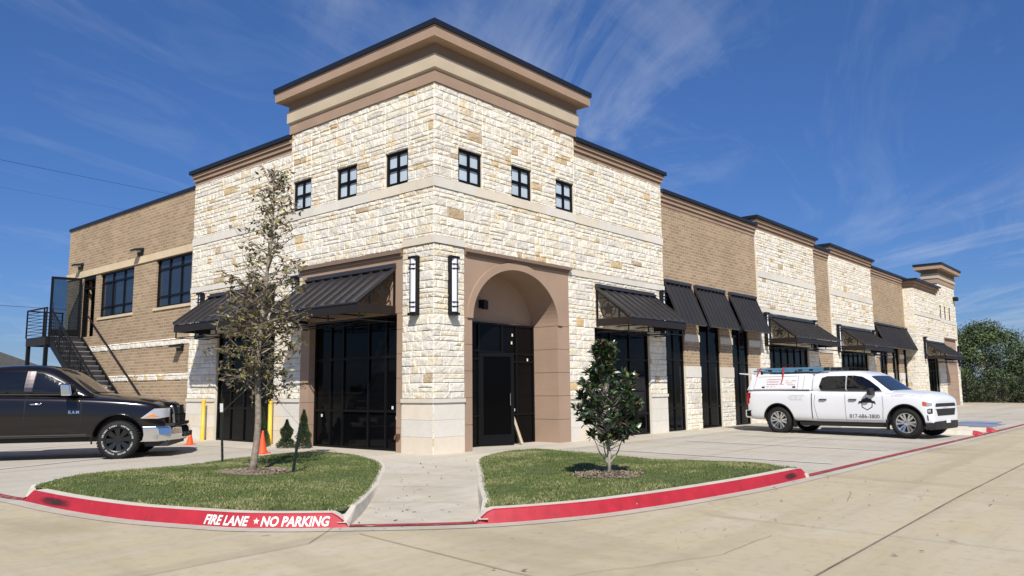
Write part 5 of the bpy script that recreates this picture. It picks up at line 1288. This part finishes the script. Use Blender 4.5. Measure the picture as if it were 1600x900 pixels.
# ---- white work truck with service cap
WS = dict(paint=WPAINT, ra=.475, wr=.405, track=.985,
    st=[(2.88, .42, .90, .95, .76), (2.87, .36, .97, 1.03, .88), (2.80, .34, 1.05, 1.11, .95), (2.5, .33, 1.12, 1.19, .99), (2.2, .33, 1.17, 1.24, 1.0), (1.87, .34, 1.20, 1.28, 1.0), (1.5, .35, 1.225, 1.30, 1.0), (1.2, .36, 1.235, 1.27, 1.0), (.4, .36, 1.25, 1.26, 1.0), (-.74, .36, 1.265, 1.27, 1.0), (-.80, .37, 1.285, 1.27, 1.0), (-1.4, .38, 1.29, 1.28, 1.0), (-1.87, .38, 1.30, 1.29, 1.0), (-2.4, .38, 1.305, 1.29, 1.0), (-2.84, .40, 1.305, 1.30, .985), (-2.92, .42, 1.30, 1.29, .96), (-2.93, .46, 1.26, 1.26, .93)],
    cab=[(-.80, 1.20, 1.70, .92, .74), (-.79, 1.20, 1.78, .93, .75), (-.70, 1.20, 1.815, .935, .755), (-.3, 1.20, 1.84, .94, .76), (.2, 1.20, 1.84, .94, .76), (.55, 1.20, 1.825, .94, .75), (.82, 1.20, 1.75, .93, .72), (1.12, 1.20, 1.53, .92, .74), (1.42, 1.19, 1.30, .90, .80), (1.62, 1.18, 1.22, .84, .72)],
    wins=[[(-.52, 1.28), (.22, 1.27), (.22, 1.71), (-.34, 1.71), (-.50, 1.66), (-.57, 1.42)], [(.26, 1.27), (1.24, 1.265), (1.16, 1.36), (.88, 1.57), (.68, 1.68), (.46, 1.715), (.26, 1.715)]],
    seams=[[(-.66, 1.24), (-.70, .9), (-.62, .46)], [(.235, 1.68), (.235, .46)], [(1.28, 1.20), (1.30, .8), (1.26, .46)], [(-.62, .46), (.235, .455), (1.26, .46)], [(1.34, 1.205), (1.87, 1.165), (2.45, 1.10)]],
    seam_m=mat('panel_gap_grey', (.16, .165, .18), .6), handles=[(-.42, 1.03), (.46, 1.03)], handle_m=BLKPL, mirror=(1.05, 1.24), mirror_m=(BLKPL, BLKPL), lip_m=BLKPL, rim_m=ALLOY, rim='alloy',
    screens=[('windshield', ((1.44, 1.26, .80), (.88, 1.68, .66)), .012), ('rear_window', ((-.79, 1.32, .6), (-.79, 1.66, .55)), .01)], ws_m=mat('tinted_windshield', (.02, .028, .038), .03, spec=.8))
W_, prb, prc, pra, bodyw = pickup(WS, 'pickup_truck', 'white work pickup with white service cap and blue ladders, parked by the shop windows', (12.60, -4.74, -.045), R(-97.4))
def bar(name, m, par, *boxes, bev=0.0, smooth=False):
    mb = MB()
    for b in boxes: mb.box(*b)
    o = mb.build(name, m, par)
    if bev: q = o.modifiers.new('b', 'BEVEL'); q.width = bev; q.segments = 3
    return o
# bed gap, cap, text, lights
bar('bed_gap', BLKPL, W_, (-.795, -.765, -.93, .93, .5, 1.22))
line_patch(prb, [(-.775, 1.27), (-.775, .42)], .028, .003, 'bed_gap', BLKPL, W_, -1); line_patch(prb, [(-.775, 1.27), (-.775, .42)], .028, .003, 'bed_gap', BLKPL, W_, 1)
mb = MB(); half = lambda x, w0, w1, z1: [(x, -w0, 1.30), (x, -w0 + .004, 1.35), (x, -w1, z1 - .05), (x, -w1 + .07, z1), (x, w1 - .07, z1), (x, w1, z1 - .05), (x, w0 - .004, 1.35), (x, w0, 1.30)]
cap = loft([half(-2.92, .93, .80, 1.48), half(-2.80, .95, .83, 1.79), half(-1.0, .95, .83, 1.80), half(-.83, .95, .83, 1.78)])
cp = cap.build('service_cap', WPAINT, W_); b = cp.modifiers.new('b', 'BEVEL'); b.width = .02; b.segments = 2; me = mesh_eval(cp); cp.modifiers.clear(); cp.data = me
prcap = Proj([cp])
for sg in (-1, 1):
    line_patch(prcap, [(-2.70, 1.34), (-2.60, 1.72), (-1.22, 1.73), (-1.22, 1.34), (-2.70, 1.34)], .012, .002, 'cap_door_seam', mat('panel_gap_grey', ()), cp, sg)
    line_patch(prcap, [(-2.9, 1.315), (-.85, 1.315)], .018, .004, 'cap_seal', mat('panel_gap_grey', ()), cp, sg)
    for x in (-2.36, -1.34): y_ = prcap.side(x, 1.40, sg)[0].y; bar('cap_latch', BLKPL, cp, (x - .045, x + .045, y_ - .012, y_ + .012, 1.375, 1.425))
    line_patch(prcap, [(-1.05, 1.34), (-1.02, 1.74)], .010, .002, 'cap_door_seam', mat('panel_gap_grey', ()), cp, sg)
rnd = random.Random(2); redt = mat('faded_red_lettering', (.55, .22, .20), .6); gyt = mat('grey_lettering', (.40, .40, .41), .6)
def textlines(pr, x, z, lens, gap, hh, m, nm):
    mb = MB()
    for k, ln in enumerate(lens):
        xx = x
        while xx < x + ln:
            l = rnd.uniform(.018, .05); y_ = pr.side(xx, z - k * gap, -1)[0].y
            if rnd.random() > .15: mb.box(xx, xx + l, y_ - .004, y_ - .002, z - k * gap, z - k * gap + hh * rnd.uniform(.7, 1))
            xx += l + .012
    mb.build(nm, m, W_)
textlines(prcap, -2.25, 1.62, (.48, .36, .62, .30), .072, .028, redt, 'side_lettering'); textlines(prcap, -1.62, 1.58, (.32, .26, .32), .06, .022, redt, 'side_lettering'); textlines(prb, -1.52, 1.13, (.50, .42, .46), .06, .022, gyt, 'side_lettering')
# open rear hatch, held up
mb = MB(); mb.hexa([(-2.80, -.80, 1.775), (-2.80, .80, 1.775), (-3.28, .78, 1.83), (-3.28, -.78, 1.83)], [(-2.80, -.80, 1.815), (-2.80, .80, 1.815), (-3.28, .78, 1.86), (-3.28, -.78, 1.86)]); mb.build('cap_hatch', WPAINT, cp)
# rack
mb = MB()
for x in (-2.5, -1.35): mb.beam((x, -.78, 1.845), (x, .78, 1.845), .04); [mb.box(x - .03, x + .03, s * .74 - .02, s * .74 + .02, 1.79, 1.90) for s in (-1, 1)]
mb.build('roof_rack', BLKPL, W_)
# phone number, shield emblem, maker's names
text_patch(prb, '817-686-3800', .34, .52, .150, mat('dark_grey_vinyl', (.06, .06, .065), .5), W_, 'phone_number', bold=.0012)
ex, ez = .86, .90; y_e = prb.side(ex, ez, -1)[0].y
def epoly(pts, off, m, nm): return patch(prb, [(ex + a, ez + b) for a, b in pts], off, 'side', -1, .2, .004, nm, m, W_)
BV = mat('black_vinyl', (.012, .012, .014), .5)
epoly([(-.16, .10), (-.10, .16), (.10, .16), (.16, .10), (.15, -.08), (.0, -.17), (-.15, -.08)], .003, BV, 'door_emblem')
epoly([(-.135, .045), (.135, .045), (.125, -.065), (.0, -.145), (-.125, -.065)], .0055, WPAINT, 'door_emblem')
epoly([(-.25, .0), (-.22, .09), (0, .115), (.22, .09), (.25, .0), (.20, .03), (0, .055), (-.20, .03)], .0075, BV, 'door_emblem')
epoly([(-.05, .12), (-.03, .19), (.03, .19), (.05, .12)], .0085, BV, 'door_emblem')
text_patch(prb, 'SILVERADO', 1.52, 1.12, .060, gyt, W_, 'side_lettering', bold=.001, spacing=1.1)
# front end
def fpatch(pr, poly, off, nm, m, par, thick=.02, step=.09): return patch(pr, poly, off, 'front', 1, step, thick, nm, m, par)
fpatch(prb, [(-.72, .86), (-.66, .93), (.66, .93), (.72, .86), (.60, .60), (-.60, .60)], .02, 'grille', BLKPL, W_)
for z in (.66, .72): fpatch(prb, [(-.6, z), (-.6, z + .022), (.6, z + .022), (.6, z)], .03, 'grille_bar', BLKPL, W_)
fpatch(prb, [(-.78, .785), (-.78, .835), (.78, .835), (.78, .785)], .035, 'grille_band', WPAINT, W_)
vs, fs = text_mesh('CHEVROLET', .05, .001, spacing=1.5); mb = MB()
for a, b, c in vs: h_ = prb.front(-.25 + a, .79 + b)[0]; mb.v.append((h_.x + .04, -.25 + a, .79 + b))
for f in fs: mb.face(f)
mb.build('grille_lettering', gyt, W_, fix=False)
LENS = mat('headlamp_lens', (.30, .30, .32), .08, spec=.9); AMB = mat('amber_lens', (.50, .10, .02), .2); REDL = mat('tail_lamp_red', (.30, .010, .014), .15, spec=.8)
for sg in (-1, 1):
    hl = patch(prb, [(2.44, .90), (2.44, .97), (2.83, .945), (2.83, .865), (2.60, .86)], .012, 'side', sg, .05, .02, 'headlight', LENS, W_)
    patch(prb, [(2.34, .89), (2.34, .985), (2.56, .965), (2.54, .865)], .015, 'side', sg, .05, .012, 'turn_signal', AMB, W_)
    patch(prb, [(2.58, .78), (2.58, .68), (2.70, .66), (2.845, .67), (2.845, .80), (2.70, .80)], .012, 'side', sg, .05, .02, 'lower_lamp', BLKPL, W_)
    patch(prb, [(2.61, .765), (2.61, .70), (2.78, .70), (2.78, .775)], .018, 'side', sg, .05, .01, 'fog_lamp', LENS, W_)
    patch(prb, [(2.54, .50), (2.54, .63), (2.60, .61), (2.60, .48)], .010, 'side', sg, .05, .012, 'bumper_vent', BLKPL, W_)
    patch(prb, [(-2.93, .86), (-2.93, 1.24), (-2.80, 1.24), (-2.80, 1.08), (-2.84, 1.05), (-2.84, .92)], .012, 'side', sg, .05, .02, 'tail_light', REDL, W_)
mb = MB(); pl = [(2.42, .97), (2.70, .93), (2.90, .80), (2.97, .45), (2.97, -.45), (2.90, -.80), (2.70, -.93), (2.42, -.97)]
i0 = len(mb.v)
for z, s_ in ((.24, -.05), (.30, .0), (.40, .01), (.42, -.01)): mb.v += [(x + s_, y * (1 + s_ * .2), z + (.10 * max(0, (x - 2.6)) if z > .35 else 0)) for x, y in pl]
for r_ in range(3):
    for k in range(7): a = i0 + r_ * 8 + k; mb.face((a, a + 1, a + 9, a + 8))
mb.face([i0 + k for k in range(8)]); mb.face([i0 + 24 + k for k in range(8)][::-1])
mb.build('front_bumper', BLKPL, W_)
mb = MB(); plr = [(-2.80, .98), (-2.98, .94), (-3.10, .80), (-3.12, 0), (-3.10, -.80), (-2.98, -.94), (-2.80, -.98)]
for z, s_ in ((.46, .03), (.50, 0), (.68, 0), (.70, .03)): mb.v += [(x + s_, y, z) for x, y in plr]
for r_ in range(3):
    for k in range(6): a = r_ * 7 + k; mb.face((a, a + 1, a + 8, a + 7))
mb.face([k for k in range(7)]); mb.face([21 + k for k in range(7)][::-1]); mb.build('rear_bumper', CHROME, W_)
bar('tailgate', WPAINT, W_, (-2.955, -2.925, -.80, .80, .72, 1.27)); bar('tow_hitch', BLKPL, W_, (-3.22, -2.9, -.06, .06, .38, .46), (-3.0, -2.9, -.3, .3, .40, .46))
bar('side_skirt', BLKPL, W_, (-1.2, 1.3, -.90, -.80, .27, .37)); bar('side_skirt', BLKPL, W_, (-1.2, 1.3, .80, .90, .27, .37)); bar('licence_plate', WHITEP, W_, (3.0, 3.01, -.15, .15, .40, .52))
for sg in (-1, 1):
    for x in (1.35, -1.38): bar('mud_flap', BLKPL, W_, (x - .012, x + .012, sg * .78, sg * .97, .20, .52))
mb = MB(); mb.tube([(1.30, -.72, 1.25), (1.32, -.72, 1.27)], .02, 8)
for o in bpy.data.objects:
    if o.type == 'MESH' and (o.parent == W_ or (o.parent and o.parent.parent == W_)):
        for v in o.data.vertices:
            if v.co.x > 2.36: v.co.x = 2.36 + (v.co.x - 2.36) * .38
# ladders and straps on the rack: things of their own
LM = Matrix.Translation((12.60, -4.74, -.045)) @ Matrix.Rotation(R(-97.4), 4, 'Z')
def on_truck(o): o.matrix_world = LM; return o
LADB = mat('blue_fibreglass', (.085, .22, .34), .45, vary=.12, vscale=5)
for k, (yc, lab, x0, x1) in enumerate(((-.52, 'blue ladder on the near side of the white truck rack', -2.78, -.45), (.15, 'blue ladder on the far side of the white truck rack', -2.62, -.40))):
    t = thing('ladder', lab, 'ladder', (0, 0, 0), 0, 'blue ladders on the truck rack'); on_truck(t)
    for s in (-1, 1):
        mb = MB(); y = yc + s * .22
        for lay in (0, .062): mb.box(x0 + lay * 2, x1 - lay, y - .016 + lay * .2 * s, y + .016 + lay * .2 * s, 1.87 + lay + .002, 1.87 + lay + .055)
        mb.build('ladder_rail', LADB, t)
        bar('ladder_foot', BLKPL, t, (x1, x1 + .16, y - .03, y + .03, 1.875, 1.975))
    for j in range(8):
        x = x0 + .15 + (x1 - x0 - .3) * j / 7; mb = MB(); mb.tube([(x, yc - .2, 1.90), (x, yc + .2, 1.90)], .016, 6); mb.build('rung', ALLOY, t)
    for x in (-2.2, -1.2, -.85): bar('rung_lock', BLKPL, t, (x - .06, x + .06, yc - .245, yc - .205, 1.875, 1.985))
for k, (x, lab, slant) in enumerate(((-1.72, 'long red strap hanging from the middle of the ladders', 0), (-2.50, 'short red strap at the rear end of the ladders', -.10))):
    mb = MB(); mb.beam((x, -.80, 2.00), (x + slant, -.86, 1.72 if k == 0 else 1.78), .045, .008, (0, 1, 0)); mb.beam((x, -.80, 2.002), (x, .42, 2.002), .045, .006)
    if k == 0: mb.beam((x, -.86, 1.72), (x + .005, -.955, 1.57), .035, .006, (0, 1, 0))
    o = mb.build('tie_strap', mat('red_webbing', (.42, .03, .035), .7)); on_truck(o); tag(o, lab, 'strap', 'red straps over the ladders')

# ---- dark pickup
DS = dict(paint=BPAINT, ra=.485, wr=.390, track=.985,
    st=[(2.80, .52, .90, .93, .62), (2.79, .50, 1.00, 1.06, .72), (2.72, .46, 1.05, 1.13, .84), (2.55, .45, 1.10, 1.18, .955), (2.3, .45, 1.15, 1.22, .99), (1.87, .44, 1.19, 1.27, 1.0), (1.5, .43, 1.22, 1.31, 1.0), (1.15, .42, 1.24, 1.31, 1.0), (.4, .42, 1.27, 1.29, 1.0), (-.78, .42, 1.29, 1.29, 1.0), (-.84, .42, 1.31, 1.29, 1.0), (-1.4, .42, 1.32, 1.29, 1.0), (-1.87, .42, 1.32, 1.3, 1.0), (-2.4, .42, 1.33, 1.3, 1.0), (-2.84, .44, 1.33, 1.31, .985), (-2.92, .46, 1.32, 1.3, .96), (-2.93, .5, 1.28, 1.28, .93)],
    cab=[(-.80, 1.22, 1.66, .90, .70), (-.78, 1.22, 1.80, .92, .72), (-.6, 1.22, 1.87, .935, .73), (0, 1.22, 1.90, .94, .735), (.35, 1.22, 1.885, .94, .73), (.62, 1.22, 1.82, .93, .71), (.95, 1.22, 1.60, .93, .75), (1.25, 1.22, 1.37, .91, .82), (1.48, 1.20, 1.26, .86, .74)],
    wins=[[(-.62, 1.335), (.06, 1.325), (.08, 1.76), (-.45, 1.765), (-.58, 1.68)], [(.24, 1.325), (1.04, 1.315), (.93, 1.43), (.71, 1.57), (.54, 1.66), (.37, 1.73), (.26, 1.74)]],
    pillar=[(.075, 1.29), (.225, 1.29), (.245, 1.78), (.095, 1.78)], pillar_m=mat('brushed_pillar_trim', (.10, .085, .085), .25, metal=.7),
    seams=[[(.15, 1.30), (.15, .50)], [(1.16, 1.24), (1.18, .8), (1.10, .50)], [(-.70, 1.28), (-.72, .8), (-.66, .5)]],
    seam_m=mat('panel_gap_black', (.002, .002, .002), .7), handles=[(.34, 1.12), (-.50, 1.12)], handle_m=CHROME, mirror=(1.00, 1.36), mirror_m=(CHROME, BLKPL), lip_m=BPAINT, rim_m=mat('black_rim', (.010, .010, .010), .3), rim='black', msc=1.3,
    screens=[('windshield', ((1.30, 1.32, .82), (.68, 1.77, .66)), .012), ('rear_window', ((-.79, 1.36, .6), (-.79, 1.72, .55)), .01)], ws_m=mat('reflective_windshield', (.045, .045, .035), .05, spec=.8))
hd = R(-37); DL = (-5.28, 7.44, -.05)
D_, dprb, dprc, dpra, bodyd = pickup(DS, 'pickup_truck', 'near-black pickup with chrome bumper and black rims at the left edge', DL, hd, 1.08)
DCT = mat('dark_chrome_trim', (.10, .095, .10), .3, metal=.6)
for sg in (-1, 1):
    line_patch(dprc, [(-.62, 1.318), (1.08, 1.300)], .020, .012, 'window_trim', DCT, D_, sg)
    line_patch(dprb, [(-.78, 1.30), (-.78, .46)], .02, .003, 'bed_gap', BLKPL, D_, sg)
    line_patch(dprb, [(-.70, .505), (1.28, .505)], .018, .006, 'rocker_trim', DCT, D_, sg)
    patch(dprb, [(2.28, .81), (2.52, 1.00), (2.77, 1.01), (2.78, .83), (2.60, .80)], .014, 'side', sg, .04, .02, 'headlight', mat('bright_headlamp', (.50, .51, .52), .10, metal=.3, spec=.9), D_)
    patch(dprb, [(2.36, .835), (2.50, .90), (2.62, .84)], .022, 'side', sg, .05, .012, 'turn_signal', mat('orange_lens', (.75, .22, .03), .25), D_)
text_patch(dprb, 'RAM', 1.0 - .06, .925, .085, CHROME, D_, 'door_lettering', off=.006, bold=.002, spacing=1.35)
fpatch(dprb, [(-.60, .90), (-.60, 1.03), (.60, 1.03), (.60, .90), (.50, .66), (-.50, .66)], .030, 'grille', BLKPL, D_)
mb = MB()
for a, b in (((-.62, .885), (-.60, 1.045)), ((-.60, 1.045), (.60, 1.045)), ((.60, 1.045), (.62, .885)), ((.62, .885), (.50, .65)), ((.50, .65), (-.50, .65)), ((-.50, .65), (-.62, .885)), ((0, .65), (0, 1.04)), ((-.6, .86), (.6, .86))):
    h0 = dprb.front(max(-.6, min(.6, a[0])), a[1])[0]; h1 = dprb.front(max(-.6, min(.6, b[0])), b[1])[0]; mb.beam((h0.x + .04, a[0], a[1]), (h1.x + .04, b[0], b[1]), .045, .03)
mb.build('grille_surround', CHROME, D_)
mb = MB(); pl = [(2.33, .97), (2.62, .95), (2.84, .82), (2.98, .50), (3.03, 0), (2.98, -.50), (2.84, -.82), (2.62, -.95), (2.33, -.97)]
lay = ((.34, -.05), (.37, 0), (.48, .02), (.60, .0), (.645, -.05))
for z, s_ in lay: mb.v += [(x + s_, y, z) for x, y in pl]
for r_ in range(4):
    for k in range(8): a = r_ * 9 + k; mb.face((a, a + 1, a + 10, a + 9))
mb.face(range(9)); mb.face([36 + k for k in range(9)][::-1]); o = mb.build('front_bumper', CHROME, D_)
q = o.modifiers.new('s', 'BEVEL'); q.width = .012; q.segments = 2
bar('bumper_intake', BLKPL, D_, (2.99, 3.045, -.38, .38, .40, .50)); bar('bumper_step', BLKPL, D_, (2.55, 2.90, -.80, .80, .640, .70))
bar('air_dam', BLKPL, D_, (2.35, 2.80, -.84, .84, .24, .34)); bar('rear_bumper', CHROME, D_, (-3.08, -2.9, -.92, .92, .50, .70), bev=.03)
mb = MB(); mb.tube([(1.25, .35, 1.33), (.85, .0, 1.40)], .012, 5)

# ------------------------------------------------------------------ beyond the building
def far_tree(x, y, h, r_, label, seed, name='leafy_tree', n=9000, low=.12, tones=None, ground_z=None, cat='tree', group=None, leafs=.23):
    rnd = random.Random(seed); z0 = gz(x, y) if ground_z is None else ground_z; t = thing(name, label, cat, (x, y, z0), 0, group); wood = MB(); wood.tube([(0, 0, -.3), (.05, 0, h * .3), (0, .1, h * .7), (0, 0, h * .92)], [.022 * h, .016 * h, .008 * h, .002 * h], 8)
    clumps = []
    for k in range(120):
        f = rnd.random(); z = h * (low + (1 - low) * f); R_ = r_ * math.sin(math.pi * min(.97, (f * .78 + .20))) ** .8; a = rnd.uniform(0, 6.28); q = R_ * math.sqrt(rnd.uniform(.25, 1)); c = Vector((q * math.cos(a), q * math.sin(a), z * .96)); clumps.append((c, rnd.uniform(.16, .30) * r_, rnd.choice((0, 0, 1, 1, 2))))
        if k % 2 == 0: b = Vector((0, 0, max(.1 * h, z * .62))); wood.tube([b, b.lerp(c, .55) + Vector((0, 0, -.1)), c], [.007 * h, .004 * h, .002 * h], 5, False)
    wood.build('trunk', BARK, t)
    mb = MB()
    for _ in range(n):
        c, cr, tone = rnd.choice(clumps); d = Vector((rnd.gauss(0, 1), rnd.gauss(0, 1), rnd.gauss(0, .7))); d = d.normalized() * cr * rnd.random() ** .45; p = c + d
        a = Vector((rnd.gauss(0, 1), rnd.gauss(0, 1), rnd.gauss(.2, .8))).normalized() * leafs * rnd.uniform(.6, 1.4); b = a.cross(Vector((rnd.gauss(0, 1), rnd.gauss(0, 1), rnd.gauss(0, 1)))).normalized() * leafs * .4
        mb.cur = max(0, min(2, tone + rnd.choice((-1, 0, 0, 1)))); mb.quad([p - a * .5, p + b * .5, p + a * .5, p - b * .5])
    mb.build('crown', tones or [mat('foliage_deep', (.034, .056, .020), .7), mat('foliage_mid', (.058, .088, .030), .7), mat('foliage_pale', (.10, .130, .044), .7)], t, fix=False); return t  # three leaf tones from deep to pale, picked at random per clump
far_tree(63, 0.3, 6.2, 4.0, 'tallest leafy green tree right behind the far end of the building', 1, n=26000)
far_tree(65, -4.0, 4.5, 3.0, 'rounded green tree second from the building end, behind the fence', 2, n=20000)
far_tree(60.5, 3.4, 5.6, 3.0, 'dark tree half hidden by the far building corner', 3, n=14000)
far_tree(74, -9.5, 3.5, 3.0, 'low bushy tree beside the distant light pole', 4, n=14000)
far_tree(62, -10.5, 2.5, 2.2, 'low bushy tree at the right edge behind the black fence', 6, n=14000)
far_tree(84, -16, 4.0, 3.6, 'distant low tree at the right edge of the view', 7, n=6000)
for k, (x, y, h, r_) in enumerate(((58.5, 1.6, 2.6, 1.8), (58.8, -1.2, 2.4, 1.9), (59.2, -3.6, 2.5, 1.8), (59.3, -6.0, 2.3, 1.8))):
    far_tree(x, y, h, r_, ('dark undergrowth bush nearest the building corner', 'dark undergrowth bush second from the building corner', 'dark undergrowth bush third from the building corner', 'dark undergrowth bush farthest from the building corner')[k], 20 + k, name='bush', n=4200, low=.02, cat='bush', group='undergrowth behind the black fence', leafs=.20)
for k, (x, y, h, r_) in enumerate(((54.5, -5.6, 1.5, 1.3), (54.0, -7.6, 1.2, 1.2), (53.5, -9.4, 1.3, 1.2))):
    far_tree(x, y, h, r_, ('pale shrub in front of the black fence, nearest the building', 'pale shrub in front of the black fence, middle of three', 'pale shrub in front of the black fence, at the right edge')[k], 40 + k, name='bush', n=3000, low=.0, cat='bush', group='shrubs in front of the black fence', leafs=.15, tones=[mat('shrub_olive', (.06, .075, .035), .7), mat('shrub_grey_green', (.10, .12, .06), .7), mat('shrub_light', (.16, .18, .08), .7)])
def picket_fence(p0, p1, h, label, name='iron_fence', sp=.13):
    a, b = Vector(p0), Vector(p1); L = (b - a).length; n = int(L / sp); t = thing(name, label, 'fence', tuple(a)); mb = MB()
    for k in range(n): q = (b - a) * (k / n); mb.box(q.x - .009, q.x + .009, q.y - .009, q.y + .009, .05, h + .02)
    mb.build('pickets', BLACK, t); mb = MB()
    for z in (.18, h - .22, h - .06): mb.beam(Vector((0, 0, z)), (b - a) + Vector((0, 0, z)), .035)
    mb.build('rail', BLACK, t)
    for k in range(int(L / 2.4) + 1): q = (b - a) * (k * 2.4 / L); bar('post', BLACK, t, (q.x - .035, q.x + .035, q.y - .035, q.y + .035, 0, h + .08))
picket_fence((56.5, 3.0, 0), (56.8, -16.0, -.1), 1.85, 'black iron picket fence beyond the far end of the parking lot')
picket_fence((-14, 33, -.15), (1.5, 31.0, 0), 2.0, 'black iron picket fence behind the staircase at the left')
mb = MB(); t = thing('street_light', 'distant grey street light pole above the bushes at the right', 'street light', (112, -18.4, -.2)); mb.tube([(0, 0, 0), (0, 0, 5.6)], [.12, .08], 8); mb.build('pole', mat('grey_galvanised', (.22, .23, .25), .5), t)
mb = MB(); mb.box(-.5, .5, -.18, .18, 5.6, 5.78); mb.build('lamp_head', mat('grey_galvanised', ()), t)
# neighbour's house at the left
def house():
    x, y = -1.9, 41.8; t = thing('neighbour_house', 'low house with grey shingle hip roof at the far left edge', 'house', (x, y, -.2), R(-49.5)); SH = mat('grey_shingles', (.085, .082, .072), .95, vary=.25, vscale=6, bump=.8, bscale=30)
    bar('wall', mat('house_brick', (.30, .20, .14), .9), t, (-7, 7, -5, 5, 0, 2.7)); mb = MB(); mb.hexa([(-7.5, -5.5, 2.68), (7.5, -5.5, 2.68), (7.5, 5.5, 2.68), (-7.5, 5.5, 2.68)], [(-5.6, -.05, 4.6), (4.7, -.05, 4.6), (4.7, .05, 4.6), (-5.6, .05, 4.6)]); mb.build('roof', SH, t)
    f = bar('window', WHITEP, t, (-3, -1.4, -5.06, -5.0, .9, 2.1)); bar('pane', GLASS_B, f, (-2.92, -1.48, -5.08, -5.061, .98, 2.02))
house()
far_tree(-3.0, 48, 3.4, 2.0, 'small tree far behind the staircase', 9, n=4500); far_tree(-9, 60, 3.0, 2.6, 'far treetop beside the neighbour roof', 10, n=4500)
def wire(p0, p1, sag, rad, label):
    a, b = Vector(p0), Vector(p1); mb = MB(); mb.tube([a.lerp(b, k / 24) - Vector((0, 0, sag * 4 * (k / 24) * (1 - k / 24))) for k in range(25)], rad, 5); tag(mb.build('utility_wire', BLACK), label, 'wire', 'overhead wires at the left')
wire((-40, 30, 14.2), (45, 30, 12.6), .9, .008, 'upper overhead wire running behind the left brick wing'); wire((-45, 30, 6.3), (35, 30, 6.1), .65, .010, 'lower overhead wire crossing behind the staircase landing')
wire((-40, 36, 14.6), (45, 36, 12.4), .9, .004, 'faint thin upper wire farthest behind the left brick wing')

rnd = random.Random(77); mb = MB()
for _ in range(150):
    if _ < 70: x, y = rnd.uniform(-9.5, 2), rnd.uniform(-10.5, -7.6)
    else: t_ = rnd.random(); x, y = -6.3 + 5 * t_ + rnd.gauss(0, .5), -5.3 + 4.4 * t_ + rnd.gauss(0, .5)
    if inpoly(x, y, PL_) or inpoly(x, y, PR_) or (x > -7.8 and y > -7.5 and _ < 70): continue
    z = gz(x, y) + .016; a = rnd.uniform(0, 6.28); l = rnd.uniform(.012, .035); d = Vector((math.cos(a), math.sin(a), rnd.uniform(0, .3))) * l; n_ = Vector((-math.sin(a), math.cos(a), rnd.uniform(-.2, .4))) * l * .4; p = Vector((x, y, z))
    mb.quad([p - d, p + n_, p + d + Vector((0, 0, .006)), p - n_])
tag(mb.build('fallen_leaves', mat('dead_leaf', (.13, .085, .045), .8), fix=False), 'scattered small dead leaves on the driveway and walkway', 'leaves', kind='stuff')
def crack(p, ang, L, seed):
    q = random.Random(seed); pts = [p]; a = ang
    for k in range(int(L / .12)): a += q.gauss(0, .22); a += (ang - a) * .3; pts.append((pts[-1][0] + .12 * math.cos(a), pts[-1][1] + .12 * math.sin(a)))
    return strip(pts, .005)
cr = crack((-6.9, -8.4), -.25, 3.2, 1) + crack((-1.2, -8.9), .15, 1.0, 3) + crack((1.6, -9.0), -.3, 1.6, 5)
sheet('pavement_crack', cr, mat('hairline_crack', (.15, .12, .085), .95), 0.011, 'hairline cracks across the driveway slabs', cat='crack')
